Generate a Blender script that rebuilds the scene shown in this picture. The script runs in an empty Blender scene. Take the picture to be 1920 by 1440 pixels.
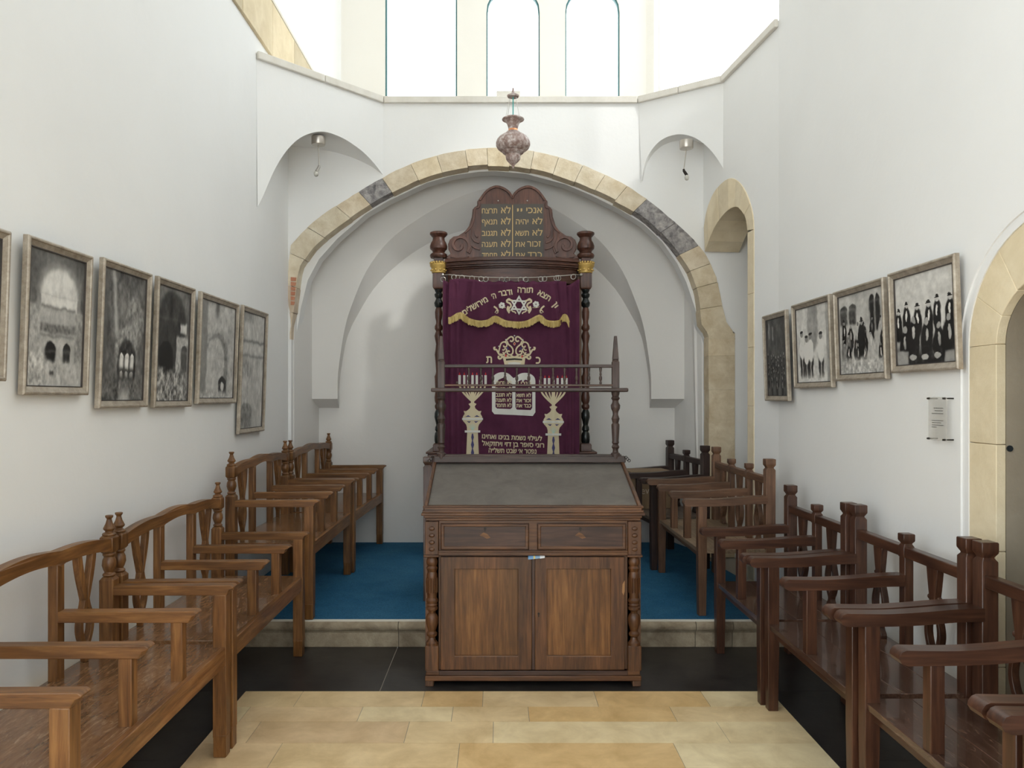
import bpy, bmesh, math, random
import numpy as np
from mathutils import Vector, Matrix, geometry

# ------------------------------------------------------------------ camera, world, lights
SC = bpy.context.scene
COL = SC.collection
F, CX, CY, EYE = 1450.0, 935.0, 745.0, 1.55      # focal length and vanishing point in photo pixels, eye height in metres

cam_d = bpy.data.cameras.new('camera')
cam_d.sensor_width = 36.0
cam_d.lens = F / 1920 * 36.0
cam_d.shift_x = (960 - CX) / 1920
cam_d.shift_y = (CY - 720) / 1920
cam_d.clip_start = 0.05
cam = bpy.data.objects.new('camera', cam_d)
cam.location = (0, 0, EYE)
cam.rotation_euler = (math.pi / 2, 0, 0)
COL.objects.link(cam)
SC.camera = cam

SC.view_settings.view_transform = 'Standard'
SC.view_settings.look = 'None'
SC.view_settings.gamma = 1.0
SC.view_settings.use_curve_mapping = False
SC.view_settings.exposure = 0.0

world = bpy.data.worlds.new('sky')
SC.world = world
world.use_nodes = True
bg = world.node_tree.nodes['Background']
bg.inputs[0].default_value = (0.93, 0.965, 1.0, 1)
bg.inputs[1].default_value = 4.6

SC.cycles.max_bounces = 10
SC.cycles.diffuse_bounces = 7
SC.cycles.sample_clamp_indirect = 8.0
SC.cycles.caustics_reflective = False
SC.cycles.caustics_refractive = False

def portal(loc, rot, sx, sy):
    l = bpy.data.lights.new('daylight_portal', 'AREA')
    l.shape = 'RECTANGLE'; l.size = sx; l.size_y = sy
    l.cycles.is_portal = True
    o = bpy.data.objects.new('daylight_portal', l)
    o.location = loc; o.rotation_euler = rot
    COL.objects.link(o)

HP = math.pi / 2
portal((0.0, 8.62, 5.95), (-HP, 0, 0), 3.3, 3.2)             # far windows, facing the camera
portal((2.30, 7.95, 6.0), (HP, 0, -HP + math.radians(-50) + math.pi), 1.9, 3.2)

portal((2.25, 4.45, 6.05), (HP, 0, HP), 1.6, 2.3)             # unseen high window added in the right wall for the sun

portal((-1.80, -0.3, 2.7), (HP, 0, -HP), 3.6, 3.4)            # unseen side window added in the left wall to light the right wall
portal((0.0, -2.98, 2.4), (HP, 0, 0), 3.4, 3.8)              # tall rear window behind the camera, added to light the lower room

sun = bpy.data.lights.new('sun', 'SUN')
sun.energy = 1.2
sun.angle = math.radians(4)
sun.color = (1.0, 0.985, 0.96)
sun_o = bpy.data.objects.new('sun', sun)
sun_o.rotation_euler = Vector((-0.75, 0.80, -0.85)).to_track_quat('-Z', 'Y').to_euler()
sun_o.location = (1.0, -2, 9)
COL.objects.link(sun_o)

# ------------------------------------------------------------------ helpers
def pw(x, y, d):
    """photo pixel at depth d -> world point"""
    return Vector(((x - CX) * d / F, d, EYE - (y - CY) * d / F))

def on_x(X, x, y):
    """photo pixel on a wall plane x = X -> (depth, height)"""
    d = F * X / (x - CX)
    return d, EYE - (y - CY) * d / F

class MB:
    def __init__(s):
        s.v = []; s.f = []; s.c = []; s.tint = None
    def add(s, vs, fs):
        b = len(s.v)
        s.v += [tuple(p) for p in vs]
        for f in fs:
            s.f.append(tuple(b + i for i in f)); s.c.append(s.tint)
        return s
    def box(s, x0, x1, y0, y1, z0, z1):
        vs = [(x, y, z) for x in (x0, x1) for y in (y0, y1) for z in (z0, z1)]
        return s.add(vs, [(0, 1, 3, 2), (4, 6, 7, 5), (0, 4, 5, 1), (2, 3, 7, 6), (0, 2, 6, 4), (1, 5, 7, 3)])
    def hexa(s, a, b):
        """8 corners: quad a and quad b"""
        return s.add(list(a) + list(b), [(3, 2, 1, 0), (4, 5, 6, 7), (0, 1, 5, 4), (1, 2, 6, 5), (2, 3, 7, 6), (3, 0, 4, 7)])
    def prism(s, loops, m, t0, t1):
        """2-D loops (outline, holes) put through m(u, v, t), between t0 and t1"""
        flat = [p for l in loops for p in l]
        tris = geometry.tessellate_polygon([[Vector((p[0], p[1], 0)) for p in l] for l in loops])
        n = len(flat)
        vs = [m(p[0], p[1], t0) for p in flat] + [m(p[0], p[1], t1) for p in flat]
        fs = [tuple(t) for t in tris] + [tuple(n + i for i in reversed(t)) for t in tris]
        k = 0
        for l in loops:
            L = len(l)
            for i in range(L):
                j = (i + 1) % L
                fs.append((k + i, k + j, n + k + j, n + k + i))
            k += L
        return s.add(vs, fs)
    def lathe(s, prof, c=(0, 0, 0), seg=16, ax='z', sq=None):
        """prof: list of (r, h). sq: 4-sided if True"""
        vs = []; fs = []
        for r, h in prof:
            for k in range(seg):
                a = 2 * math.pi * (k + .5) / seg
                p = (r * math.cos(a), r * math.sin(a), h)
                if ax == 'x': p = (p[2], p[0], p[1])
                if ax == 'y': p = (p[0], p[2], p[1])
                vs.append((c[0] + p[0], c[1] + p[1], c[2] + p[2]))
        n = len(prof)
        for i in range(n - 1):
            for k in range(seg):
                j = (k + 1) % seg
                fs.append((i * seg + k, i * seg + j, (i + 1) * seg + j, (i + 1) * seg + k))
        fs.append(tuple(reversed(range(seg))))
        fs.append(tuple((n - 1) * seg + k for k in range(seg)))
        return s.add(vs, fs)
    def sq_lathe(s, prof, c=(0, 0, 0)):
        """square turned block: prof of (half width, h)"""
        return s.lathe([(r * math.sqrt(2), h) for r, h in prof], c, 4)
    def tube(s, pts, r, seg=8, closed=False):
        pts = [Vector(p) for p in pts]
        rs = r if isinstance(r, (list, tuple)) else [r] * len(pts)
        vs = []; fs = []
        n = len(pts)
        t_prev = None; nrm = None
        for i, p in enumerate(pts):
            if closed: t = pts[(i + 1) % n] - pts[i - 1]
            else: t = pts[min(i + 1, n - 1)] - pts[max(i - 1, 0)]
            t.normalize()
            if nrm is None:
                nrm = t.orthogonal().normalized()
            else:
                nrm = (nrm - t * nrm.dot(t)).normalized()
            b = t.cross(nrm)
            for k in range(seg):
                a = 2 * math.pi * k / seg
                vs.append(p + (nrm * math.cos(a) + b * math.sin(a)) * rs[i])
        for i in range(n if closed else n - 1):
            i2 = (i + 1) % n
            for k in range(seg):
                j = (k + 1) % seg
                fs.append((i * seg + k, i * seg + j, i2 * seg + j, i2 * seg + k))
        if not closed:
            fs.append(tuple(reversed(range(seg))))
            fs.append(tuple((n - 1) * seg + k for k in range(seg)))
        return s.add(vs, fs)
    def ball(s, c, r, seg=10):
        rx, ry, rz = r if isinstance(r, (list, tuple)) else (r, r, r)
        n = seg // 2
        vs = []; fs = []
        for i in range(1, n):
            t = math.pi * i / n
            for k in range(seg):
                a = 2 * math.pi * k / seg
                vs.append((c[0] + rx * math.sin(t) * math.cos(a), c[1] + ry * math.sin(t) * math.sin(a), c[2] + rz * math.cos(t)))
        top = len(vs); vs.append((c[0], c[1], c[2] + rz)); vs.append((c[0], c[1], c[2] - rz))
        for i in range(n - 2):
            for k in range(seg):
                j = (k + 1) % seg
                fs.append((i * seg + k, (i + 1) * seg + k, (i + 1) * seg + j, i * seg + j))
        for k in range(seg):
            j = (k + 1) % seg
            fs.append((top, k, j)); fs.append((top + 1, (n - 2) * seg + j, (n - 2) * seg + k))
        return s.add(vs, fs)
    def build(s, name, mat, parent=None, smooth=35, bevel=0, seg=2, fix=True):
        me = bpy.data.meshes.new(name)
        me.from_pydata(s.v, [], s.f)
        me.materials.append(mat)
        if any(c is not None for c in s.c):
            at = me.color_attributes.new('tint', 'FLOAT_COLOR', 'CORNER')
            vals = []
            for p, c in zip(me.polygons, s.c):
                c = c or (1, 1, 1)
                vals += [c[0], c[1], c[2], 1.0] * p.loop_total
            at.data.foreach_set('color', vals)
        if fix:
            bm = bmesh.new(); bm.from_mesh(me)
            bmesh.ops.recalc_face_normals(bm, faces=bm.faces)
            bm.to_mesh(me); bm.free()
        if smooth:
            me.polygons.foreach_set('use_smooth', [True] * len(me.polygons))
            me.set_sharp_from_angle(angle=math.radians(smooth))
        me.update()
        o = bpy.data.objects.new(name, me)
        COL.objects.link(o)
        if parent: o.parent = parent
        if bevel:
            b = o.modifiers.new('bevel', 'BEVEL'); b.width = bevel; b.segments = seg
            b.limit_method = 'ANGLE'; b.angle_limit = math.radians(40); b.harden_normals = False
        return o

def tag(o, label=None, cat=None, group=None, kind=None):
    if label: o['label'] = label
    if cat: o['category'] = cat
    if group: o['group'] = group
    if kind: o['kind'] = kind
    return o

def thing(name, label, cat, loc=(0, 0, 0), rz=0, group=None):
    o = bpy.data.objects.new(name, None)
    o.empty_display_size = .1
    COL.objects.link(o); o.location = loc; o.rotation_euler = (0, 0, rz)
    return tag(o, label, cat, group)

def kids(o):
    return [c for c in bpy.data.objects if c.parent == o]

def copy_tree(o, parent=None):
    c = o.copy(); COL.objects.link(c)
    if parent: c.parent = parent
    for ch in kids(o): copy_tree(ch, c)
    return c

def arcpts(cx, cy, r, a0, a1, n):
    return [(cx + r * math.cos(math.radians(a0 + (a1 - a0) * i / n)), cy + r * math.sin(math.radians(a0 + (a1 - a0) * i / n))) for i in range(n + 1)]

XYZ = lambda u, v, t: (u, t, v)          # outline in x-z, thickness along y
YZX = lambda u, v, t: (t, u, v)          # outline in y-z, thickness along x
XYU = lambda u, v, t: (u, v, t)          # outline in x-y, thickness along z

# ------------------------------------------------------------------ materials
def mat(name, base=(.8, .8, .8), rough=.6, metal=0.0, spec=.5, coat=0.0):
    m = bpy.data.materials.new(name); m.use_nodes = True
    b = m.node_tree.nodes['Principled BSDF']
    b.inputs['Base Color'].default_value = (*base, 1)
    b.inputs['Roughness'].default_value = rough
    b.inputs['Metallic'].default_value = metal
    b.inputs['Specular IOR Level'].default_value = spec
    b.inputs['Coat Weight'].default_value = coat
    return m

def N(m, t, **kw):
    n = m.node_tree.nodes.new(t)
    for k, v in kw.items():
        if k in n.inputs.keys(): n.inputs[k].default_value = v
        else: setattr(n, k, v)
    return n

def L(m, a, b): m.node_tree.links.new(a, b)

def ramp(m, fac, stops):
    r = N(m, 'ShaderNodeValToRGB')
    e = r.color_ramp.elements
    e[0].position, e[0].color = stops[0][0], (*stops[0][1], 1)
    e[1].position, e[1].color = stops[-1][0], (*stops[-1][1], 1)
    for p, c in stops[1:-1]:
        x = e.new(p); x.color = (*c, 1)
    L(m, fac, r.inputs[0])
    return r.outputs[0]

def coords(m, scale=(1, 1, 1), world=True):
    tc = N(m, 'ShaderNodeTexCoord')
    mp = N(m, 'ShaderNodeMapping'); mp.inputs['Scale'].default_value = scale
    if world:
        oi = N(m, 'ShaderNodeObjectInfo')
        ad = N(m, 'ShaderNodeVectorMath', operation='ADD')
        L(m, tc.outputs['Object'], ad.inputs[0]); L(m, oi.outputs['Location'], ad.inputs[1])
        L(m, ad.outputs[0], mp.inputs[0])
    else:
        L(m, tc.outputs['Object'], mp.inputs[0])
    return mp.outputs[0]

def noise(m, vec, scale, detail=4, rough=.55, dist=0.0):
    n = N(m, 'ShaderNodeTexNoise'); n.inputs['Scale'].default_value = scale
    n.inputs['Detail'].default_value = detail; n.inputs['Roughness'].default_value = rough
    n.inputs['Distortion'].default_value = dist
    L(m, vec, n.inputs['Vector'])
    return n.outputs[0]

def bump(m, h, strength, dist=.01):
    b = N(m, 'ShaderNodeBump'); b.inputs['Strength'].default_value = strength; b.inputs['Distance'].default_value = dist
    L(m, h, b.inputs['Height'])
    L(m, b.outputs[0], m.node_tree.nodes['Principled BSDF'].inputs['Normal'])

def mix(m, fac, a, b, mode='MIX'):
    x = N(m, 'ShaderNodeMix', data_type='RGBA', blend_type=mode)
    if isinstance(fac, (int, float)): x.inputs[0].default_value = fac
    else: L(m, fac, x.inputs[0])
    for i, s in ((6, a), (7, b)):
        if isinstance(s, tuple): x.inputs[i].default_value = (*s, 1)
        else: L(m, s, x.inputs[i])
    return x.outputs[2]

def setc(m, c): L(m, c, m.node_tree.nodes['Principled BSDF'].inputs['Base Color'])

def plaster(name, a, b):
    m = mat(name, a, .85, spec=.25)
    v = coords(m)
    setc(m, ramp(m, noise(m, v, 1.3, 5), [(.3, b), (.7, a)]))
    bump(m, noise(m, v, 9, 6, .6), .12, .02)
    return m

def stone(name, dark, light, sc=7, bs=.35, rough=.75, tint=False):
    m = mat(name, light, rough, spec=.3)
    v = coords(m)
    c = ramp(m, noise(m, v, sc, 8, .65, .4), [(.25, dark), (.75, light)])
    if tint:
        a = N(m, 'ShaderNodeAttribute', attribute_name='tint')
        c = mix(m, 1.0, c, a.outputs[0], 'MULTIPLY')
    setc(m, c)
    bump(m, noise(m, v, sc * 3, 8, .7), bs, .01)
    return m

def wood(name, dark, mid, light, axis='y', rough=.4, wear=None, coat=0.0, sc=1.0, spec=.5, st=.07):
    m = mat(name, mid, rough, coat=coat, spec=spec)
    s = {'x': (st, 1, 1), 'y': (1, st, 1), 'z': (1, 1, st)}[axis]
    v = coords(m, s)
    g = noise(m, v, 60 * sc, 6, .6, .4)
    c = ramp(m, g, [(.28, dark), (.5, mid), (.74, light)])
    v2 = coords(m, {'x': (.4, 1, 1), 'y': (1, .4, 1), 'z': (1, 1, .4)}[axis])
    w = noise(m, v2, 4.5, 5, .6)
    r = ramp(m, w, [(.35, (.6, .6, .6)), (.65, (1.1, 1.1, 1.1))])
    c = mix(m, 1.0, c, r, 'MULTIPLY')
    if wear:
        f = ramp(m, noise(m, v, 30, 9, .82, 1.5), [(.52, (0, 0, 0)), (.70, (.85, .85, .85))])
        c = mix(m, f, c, wear)
    setc(m, c)
    rr = N(m, 'ShaderNodeMapRange'); rr.inputs[3].default_value = rough - .1; rr.inputs[4].default_value = rough + .15
    L(m, w, rr.inputs[0]); L(m, rr.outputs[0], m.node_tree.nodes['Principled BSDF'].inputs['Roughness'])
    bump(m, g, .08, .004)
    return m

def woods(name, dark, mid, light, **k):
    return {a: wood(name + '_' + a, dark, mid, light, a, **k) for a in 'xyz'}

M = {}
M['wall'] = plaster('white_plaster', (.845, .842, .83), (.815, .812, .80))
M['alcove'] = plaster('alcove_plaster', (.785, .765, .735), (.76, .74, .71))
M['upper'] = plaster('cream_plaster', (.83, .80, .74), (.80, .77, .71))
M['stone_tint'] = stone('arch_stone', (.80, .74, .62), (1.0, .97, .9), 6, .5, tint=True)
M['stone_arch'] = stone('great_arch_stone', (.72, .63, .50), (1.05, 1.03, 1.0), 9, .9, tint=True)
M['stone'] = stone('limestone', (.56, .45, .30), (.70, .60, .44), 5, .35)
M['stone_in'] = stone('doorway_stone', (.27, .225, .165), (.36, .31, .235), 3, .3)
M['ledge'] = stone('ledge_stone', (.66, .62, .55), (.78, .75, .69), 8, .3)
M['step'] = stone('step_stone', (.16, .115, .072), (.50, .42, .30), 7, .9)
M['tiles'] = stone('yellow_floor_stone', (.72, .62, .46), (1.12, 1.06, .93), 5, .06, rough=.34, tint=True)
M['black'] = stone('black_floor_stone', (.014, .012, .012), (.046, .040, .037), 6, .05, rough=.3)
M['grout'] = mat('pale_joint', (.3, .27, .23), .8)
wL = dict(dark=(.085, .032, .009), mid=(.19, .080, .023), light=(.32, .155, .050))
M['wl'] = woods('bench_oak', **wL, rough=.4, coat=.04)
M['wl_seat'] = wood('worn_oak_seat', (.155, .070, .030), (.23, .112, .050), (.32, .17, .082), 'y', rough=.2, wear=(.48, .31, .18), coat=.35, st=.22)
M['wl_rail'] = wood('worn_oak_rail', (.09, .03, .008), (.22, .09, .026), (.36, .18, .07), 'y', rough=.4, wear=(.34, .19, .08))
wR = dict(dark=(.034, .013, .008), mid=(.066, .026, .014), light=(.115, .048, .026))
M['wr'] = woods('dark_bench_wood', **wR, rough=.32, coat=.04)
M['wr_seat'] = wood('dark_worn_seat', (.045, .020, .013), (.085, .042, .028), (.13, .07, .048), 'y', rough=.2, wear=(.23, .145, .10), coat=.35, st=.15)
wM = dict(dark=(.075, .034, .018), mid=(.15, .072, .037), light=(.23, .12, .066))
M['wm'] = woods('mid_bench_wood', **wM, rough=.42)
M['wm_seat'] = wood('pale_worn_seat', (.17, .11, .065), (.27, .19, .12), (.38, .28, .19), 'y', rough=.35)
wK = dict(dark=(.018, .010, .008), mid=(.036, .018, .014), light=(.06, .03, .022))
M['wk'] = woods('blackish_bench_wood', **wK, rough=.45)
M['wk_seat'] = wood('grey_worn_seat', (.10, .075, .06), (.16, .125, .10), (.22, .18, .15), 'y', rough=.4)
# ------------------------------------------------------------------ the room shell
XL, XR, PY, ZP, ZL = -1.82, 1.92, 6.69, 0.165, 4.135
Y_STEP = 4.78
random.seed(4)

def struct(name, mb, m, **k):
    return tag(mb.build(name, m, **k), kind='structure')

def P2(lst, d):
    """photo pixels -> (x, z) at depth d"""
    return [((x - CX) * d / F, EYE - (y - CY) * d / F) for x, y in lst]

# floor: yellow stone field laid in rows, black stone border around it
f = MB()
rows = [4.08, 3.875, 3.697, 3.468, 3.235]
while rows[-1] > -3: rows.append(rows[-1] - random.uniform(.2, .24))
joints = {0: [569, 797, 906, 1113, 1313], 1: [470, 681, 850, 990, 1255], 2: [490, 768, 925, 1343], 3: [530, 862, 1262]}
X0, X1 = -1.335, 1.43
pal = [(.80, .60, .34), (.80, .65, .43), (.83, .69, .47), (.76, .57, .33), (.82, .66, .46), (.74, .58, .40), (.86, .76, .55)]
for i in range(len(rows) - 1):
    ya, yb = rows[i], rows[i + 1]
    if i in joints:
        dm = (ya + yb) / 2
        xs = [(x - CX) * ya / F for x in joints[i]]
    else:
        xs = []; x = X0 + random.uniform(.1, .6)
        while x < X1 - .1: xs.append(x); x += random.uniform(.4, .8)
    xs = [X0] + [x for x in xs if X0 + .03 < x < X1 - .03] + [X1]
    for j in range(len(xs) - 1):
        f.tint = random.choice(pal)
        if i == 3 and j == len(xs) - 2: f.tint = (.88, .80, .60)
        g = .0013
        f.box(xs[j] + g, xs[j + 1] - g, yb + g, ya - g, -.03, 0)
struct('floor', f, M['tiles'], smooth=0)
g = MB(); g.box(X0, X1, -3, 4.08, -.06, -.002); struct('floor', g, M['grout'], smooth=0)
b = MB()
cut = [(-3, -1.4), (-1.4, 0.3), (0.3, 2.0), (2.0, 3.3), (3.3, 4.08)]
for a, c in cut:
    b.box(XL, X0 - .001, a + .001, c - .001, -.03, .0)
    b.box(X1 + .001, XR + 1, a + .001, c - .001, -.03, .0)
jl = [XL, (712 - CX) * 4.08 / F + .0, 1.0, XR + 1]
b.box(XL, jl[1] - .002, 4.082, Y_STEP + .1, -.03, 0)
b.box(jl[1] + .002, XR + 1, 4.082, Y_STEP + .1, -.03, 0)
struct('floor', b, M['black'], smooth=0)
g = MB(); g.box(XL, XR + 1, -3, Y_STEP, -.1, -.031)
g.box(jl[1] - .002, jl[1] + .002, 4.08, Y_STEP, -.05, -.001); struct('floor', g, M['grout'], smooth=0)

# step with rounded nosing in stone blocks
s = MB(); s2 = MB()
prof = [(Y_STEP + .02, 0), (Y_STEP + .02, .09), (Y_STEP + .012, .1)] + [(Y_STEP - .0 + .018 - .028 * math.sin(math.radians(a)), .132 - .03 * math.cos(math.radians(a))) for a in range(15, 180, 20)] + [(Y_STEP + .03, ZP - .004), (Y_STEP + .4, ZP - .004), (Y_STEP + .4, 0)]
for a, c in zip([XL, -1.25, -.62, .05, .86, 1.22, 1.45], [-1.25, -.62, .05, .86, 1.22, 1.45, 2.7]):
    s.prism([prof], YZX, a + .0015, c - .0015)
struct('trim_1', s, M['step'], bevel=.004)
s2.box(XL, 2.7, Y_STEP + .03, 7.5, .0, ZP - .006)
struct('floor', s2, M['grout'], smooth=0)
M['strip'] = mat('carpet_edge_strip', (.75, .72, .64), .45)
s3 = MB(); s3.box(XL, -.45, Y_STEP + .012, Y_STEP + .034, ZP - .004, ZP + .004); s3.box(-.448, 1.92, Y_STEP + .012, Y_STEP + .034, ZP - .004, ZP + .004)
struct('trim_2', s3, M['strip'])

# carpet
M['carpet'] = mat('blue_carpet', (.02, .11, .24), 1.0, spec=.1)
v = coords(M['carpet'])
c1 = ramp(M['carpet'], noise(M['carpet'], v, 3.0, 5, .6), [(.3, (.026, .118, .235)), (.7, (.050, .165, .285))])
c2 = ramp(M['carpet'], noise(M['carpet'], v, 160, 3, .8), [(.3, (.55, .55, .55)), (.7, (1.3, 1.3, 1.3))])
setc(M['carpet'], mix(M['carpet'], 1.0, c1, c2, 'MULTIPLY'))
bump(M['carpet'], noise(M['carpet'], v, 220, 3, .8), .5, .004)
c = MB(); c.prism([[(XL + .004, Y_STEP + .036), (1.91, Y_STEP + .036), (1.91, 5.28), (1.765, 6.68), (1.80, 6.88), (1.665, 7.355), (-1.70, 7.355), (-1.75, 6.99), (-1.785, 6.7), (XL + .004, 6.68)]], XYU, ZP - .0055, ZP + .006)
tag(c.build('carpet', M['carpet'], smooth=0), 'worn blue fitted carpet covering the raised platform behind the step', 'carpet')

# left wall, its long stone band and the small bevel to the far windows
w = MB()
w.prism([[(-3, -.1), (8.0, -.1), (8.0, 7.8), (-3, 7.8)], [(-2.1, 1.0), (-2.1, 4.4), (1.5, 4.4), (1.5, 1.0)]], YZX, XL - .3, XL)
w.hexa([(XL, 8.0, 4.0), (XL - .3, 8.0, 4.0), (-1.9, 8.6, 4.0), (-1.73, 8.5, 4.0)], [(XL, 8.0, 7.8), (XL - .3, 8.0, 7.8), (-1.9, 8.6, 7.8), (-1.73, 8.5, 7.8)])
struct('wall_left', w, M['wall'], smooth=0)
w = MB()
y = -3
while y < 7.9:
    y2 = min(8.0, y + random.uniform(.5, .9))
    t = random.uniform(.75, 1.0); w.tint = (.86 * t, .76 * t, .58 * t)
    w.box(XL - .02, XL + .02 + random.uniform(0, .006), y + .002, y2 - .002, 4.262 if y2 > 1.5 else 4.42, 4.69)
    y = y2
struct('trim_3', w, M['stone_tint'], bevel=.004)
w = MB(); w.box(XL - .02, XL + .03, -3, 8.0, 4.69, 4.715)
struct('trim_4', w, M['ledge'])

# ---- wall with the great arch
OUT = [(546, 600), (546, 460), (575, 428), (607, 401), (640, 381), (669, 362), (718, 334), (760, 312), (794, 299), (860, 284), (927, 277), (1000, 284), (1060, 299), (1129, 326), (1170, 346), (1206, 369), (1254, 408), (1300, 449), (1324, 480), (1341, 515), (1352, 564), (1360, 600), (1366, 615), (1378, 624)]
INN = [(548, 642), (551, 590), (556, 548), (563, 501), (589, 463), (620, 437), (652, 414), (687, 390), (725, 367), (759, 350), (798, 332), (850, 318), (900, 311), (927, 310), (985, 316), (1060, 336), (1105, 354), (1160, 380), (1209, 409), (1240, 438), (1268, 471), (1293, 508), (1306, 545), (1312, 588), (1314, 608), (1321, 620), (1329, 626)]
LIP = [(546, 645), (560, 615), (566, 578), (579, 526), (600, 487), (634, 449), (687, 403), (730, 378), (760, 364), (800, 345), (850, 331), (900, 324), (927, 323), (985, 328), (1060, 348), (1105, 367), (1160, 394), (1205, 422), (1240, 455), (1268, 495), (1285, 530), (1301, 578), (1309, 612), (1317, 630), (1321, 645)]
def polar(lst, c=(932, 640)):
    a = sorted((math.degrees(math.atan2(c[1] - y, x - c[0])) % 360 if y <= c[1] + 1 else (0 if x > c[0] else 180), math.hypot(x - c[0], y - c[1])) for x, y in lst)
    A = np.array([p[0] for p in a]); R = np.array([p[1] for p in a])
    return lambda t: float(np.interp(t, A, R))
RO, RI = polar(OUT), polar(INN)
def apt(t, r, c=(932, 640)): return (c[0] + r * math.cos(math.radians(t)), c[1] - r * math.sin(math.radians(t)))

w = MB()
outl = [(max(a, -1.80), c) for a, c in P2(OUT, PY)]
poly = [(-1.82, 0.0), (-1.82, ZL), (2.7, ZL), (2.7, 0.0), (outl[-1][0], 0.0)] + outl[::-1] + [(outl[0][0], 0.0)]
w.prism([poly], XYZ, PY, PY + .13)
struct('wall_front', w, M['wall'], smooth=20)

# voussoirs
vs = MB(); vb = MB()
ang = [0.5, 9, 15, 20, 25.4, 33.6, 43.5, 50, 57, 64, 71.5, 79, 86, 93, 99.5, 108, 116, 125.2, 132.8, 140, 149, 157, 165, 172, 179.5]
for i in range(len(ang) - 1):
    a, bb = ang[i], ang[i + 1]
    n = 4
    dark = (abs(a - 25.4) < .1 or abs(a - 33.6) < .1 or abs(a - 125.2) < .1)
    t = random.uniform(.85, 1.0)
    base = random.choice([(.88, .79, .62), (.90, .83, .69), (.86, .78, .64)])
    if a > 138: base = (.88, .82, .68)
    if a > 164: base = (.85, .74, .62)
    tgt = vb if dark else vs
    tgt.tint = None if dark else tuple(x * t for x in base)
    g = .05
    jit = random.uniform(-1.8, 1.8)
    io = [apt(a + g + (bb - a - 2 * g) * k / n, RI(a + (bb - a) * k / n) + jit) for k in range(n + 1)]
    oo = [apt(a + g + (bb - a - 2 * g) * k / n, RO(a + (bb - a) * k / n) + random.uniform(-.6, .6)) for k in range(n + 1)]
    tgt.prism([P2(io + oo[::-1], PY)], XYZ, PY - .004 - random.uniform(0, .004), PY + .15)
vs.tint = (.70, .60, .43)
zs = [EYE - (yy - CY) * PY / F for yy in (625, 667, 731, 787, 845)] + [.85, .6, .34, ZP]
for i in range(len(zs) - 1):
    t = random.uniform(.9, 1.03); vs.tint = (.82 * t, .73 * t, .57 * t)
    vs.box((1329 - CX) * PY / F + random.uniform(-.004, .004), (1377.5 - CX) * PY / F, PY - .006, PY + .15, zs[i + 1] + .0006, zs[i] - .0006)
struct('trim_5', vs, M['stone_arch'], bevel=.003)
M['basalt'] = stone('dark_basalt', (.06, .06, .07), (.62, .58, .56), 18, 1.0)
struct('trim_12', vb, M['basalt'], bevel=.003)

# red brick patch low on the left of the arch
M['brick'] = stone('old_brick', (.42, .14, .07), (.66, .34, .22), 14, .5)
bp = MB()
for k in range(6):
    p = P2([(546, 520 + k * 9), (556 - k * .6, 521 + k * 9), (555 - k * .6, 527 + k * 9), (546, 527 + k * 9)], PY)
    bp.prism([p], XYZ, PY - .016, PY)
struct('trim_6', bp, M['brick'])

# plaster lip and the recess behind
w = MB()
lip = [(max(a, -1.795), c) for a, c in P2(LIP, 6.86)]; outb = P2(OUT, 6.86)
w.prism([[(-1.82, ZP), (-1.82, 3.95), (2.0, 3.95), (2.0, ZP), (lip[-1][0], ZP)] + lip[::-1] + [(lip[0][0], ZP)]], XYZ, PY + .135, 6.97)
struct('wall_front', w, M['wall'], smooth=20, bevel=.012)
w = MB()
big = [(x * 1.01, z + .03) for x, z in P2(OUT[2:-4], 6.97)]
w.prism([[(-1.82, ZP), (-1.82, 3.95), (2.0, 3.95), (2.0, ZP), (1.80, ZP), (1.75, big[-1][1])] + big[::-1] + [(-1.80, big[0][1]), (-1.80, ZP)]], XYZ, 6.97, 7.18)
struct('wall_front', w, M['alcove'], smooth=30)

# inner lunette on the back wall of the alcove
LO = [(633, 748), (634, 700), (641, 647), (648, 610), (659, 574), (687, 508), (728, 453), (780, 413), (832, 383), (884, 361), (927, 353)]
LI = [(636, 748), (638, 705), (648, 644), (656, 620), (666, 599), (700, 543), (746, 496), (798, 460), (850, 438), (895, 428), (927, 425)]
def mirror(l, c=927): return l + [(2 * c - x, y) for x, y in l[-2::-1]]
LO, LI = mirror(LO), mirror(LI)
def refine(l, n=4):
    """Catmull-Rom"""
    o = []
    for i in range(len(l) - 1):
        p0, p1, p2, p3 = l[max(i - 1, 0)], l[i], l[i + 1], l[min(i + 2, len(l) - 1)]
        for k in range(n):
            t = k / n
            o.append(tuple(.5 * (2 * p1[j] + (p2[j] - p0[j]) * t + (2 * p0[j] - 5 * p1[j] + 4 * p2[j] - p3[j]) * t * t + (3 * p1[j] - p0[j] - 3 * p2[j] + p3[j]) * t ** 3) for j in (0, 1)))
    return o + [l[-1]]
LO, LI = refine(LO), refine(LI)
w = MB()
lo, li = P2(LO, 7.18), P2(LI, 7.36)
zc = lo[0][1]
flat = [(-1.82, zc)] + lo + [(1.9, zc), (1.9, 3.95), (-1.82, 3.95)]
tr = geometry.tessellate_polygon([[Vector((a, c, 0)) for a, c in flat]])
w.add([(a, 7.18, c) for a, c in flat], [tuple(t) for t in tr])
n = len(lo)
w.add([(a, 7.18, c) for a, c in lo] + [(a, 7.362, c) for a, c in li], [(i, i + 1, n + i + 1, n + i) for i in range(n - 1)])
zb = EYE - (765 - CY) * 7.36 / F
w.add([(-1.82, 7.18, zc), (lo[0][0], 7.18, zc), (li[0][0], 7.362, zb), (-1.82, 7.362, zb), (li[0][0], 7.362, zc)], [(0, 1, 2, 3), (1, 4, 2)])
w.add([(1.9, 7.18, zc), (lo[-1][0], 7.18, zc), (li[-1][0], 7.362, zb), (1.9, 7.362, zb), (li[-1][0], 7.362, zc)], [(0, 1, 2, 3), (1, 4, 2)])
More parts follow.
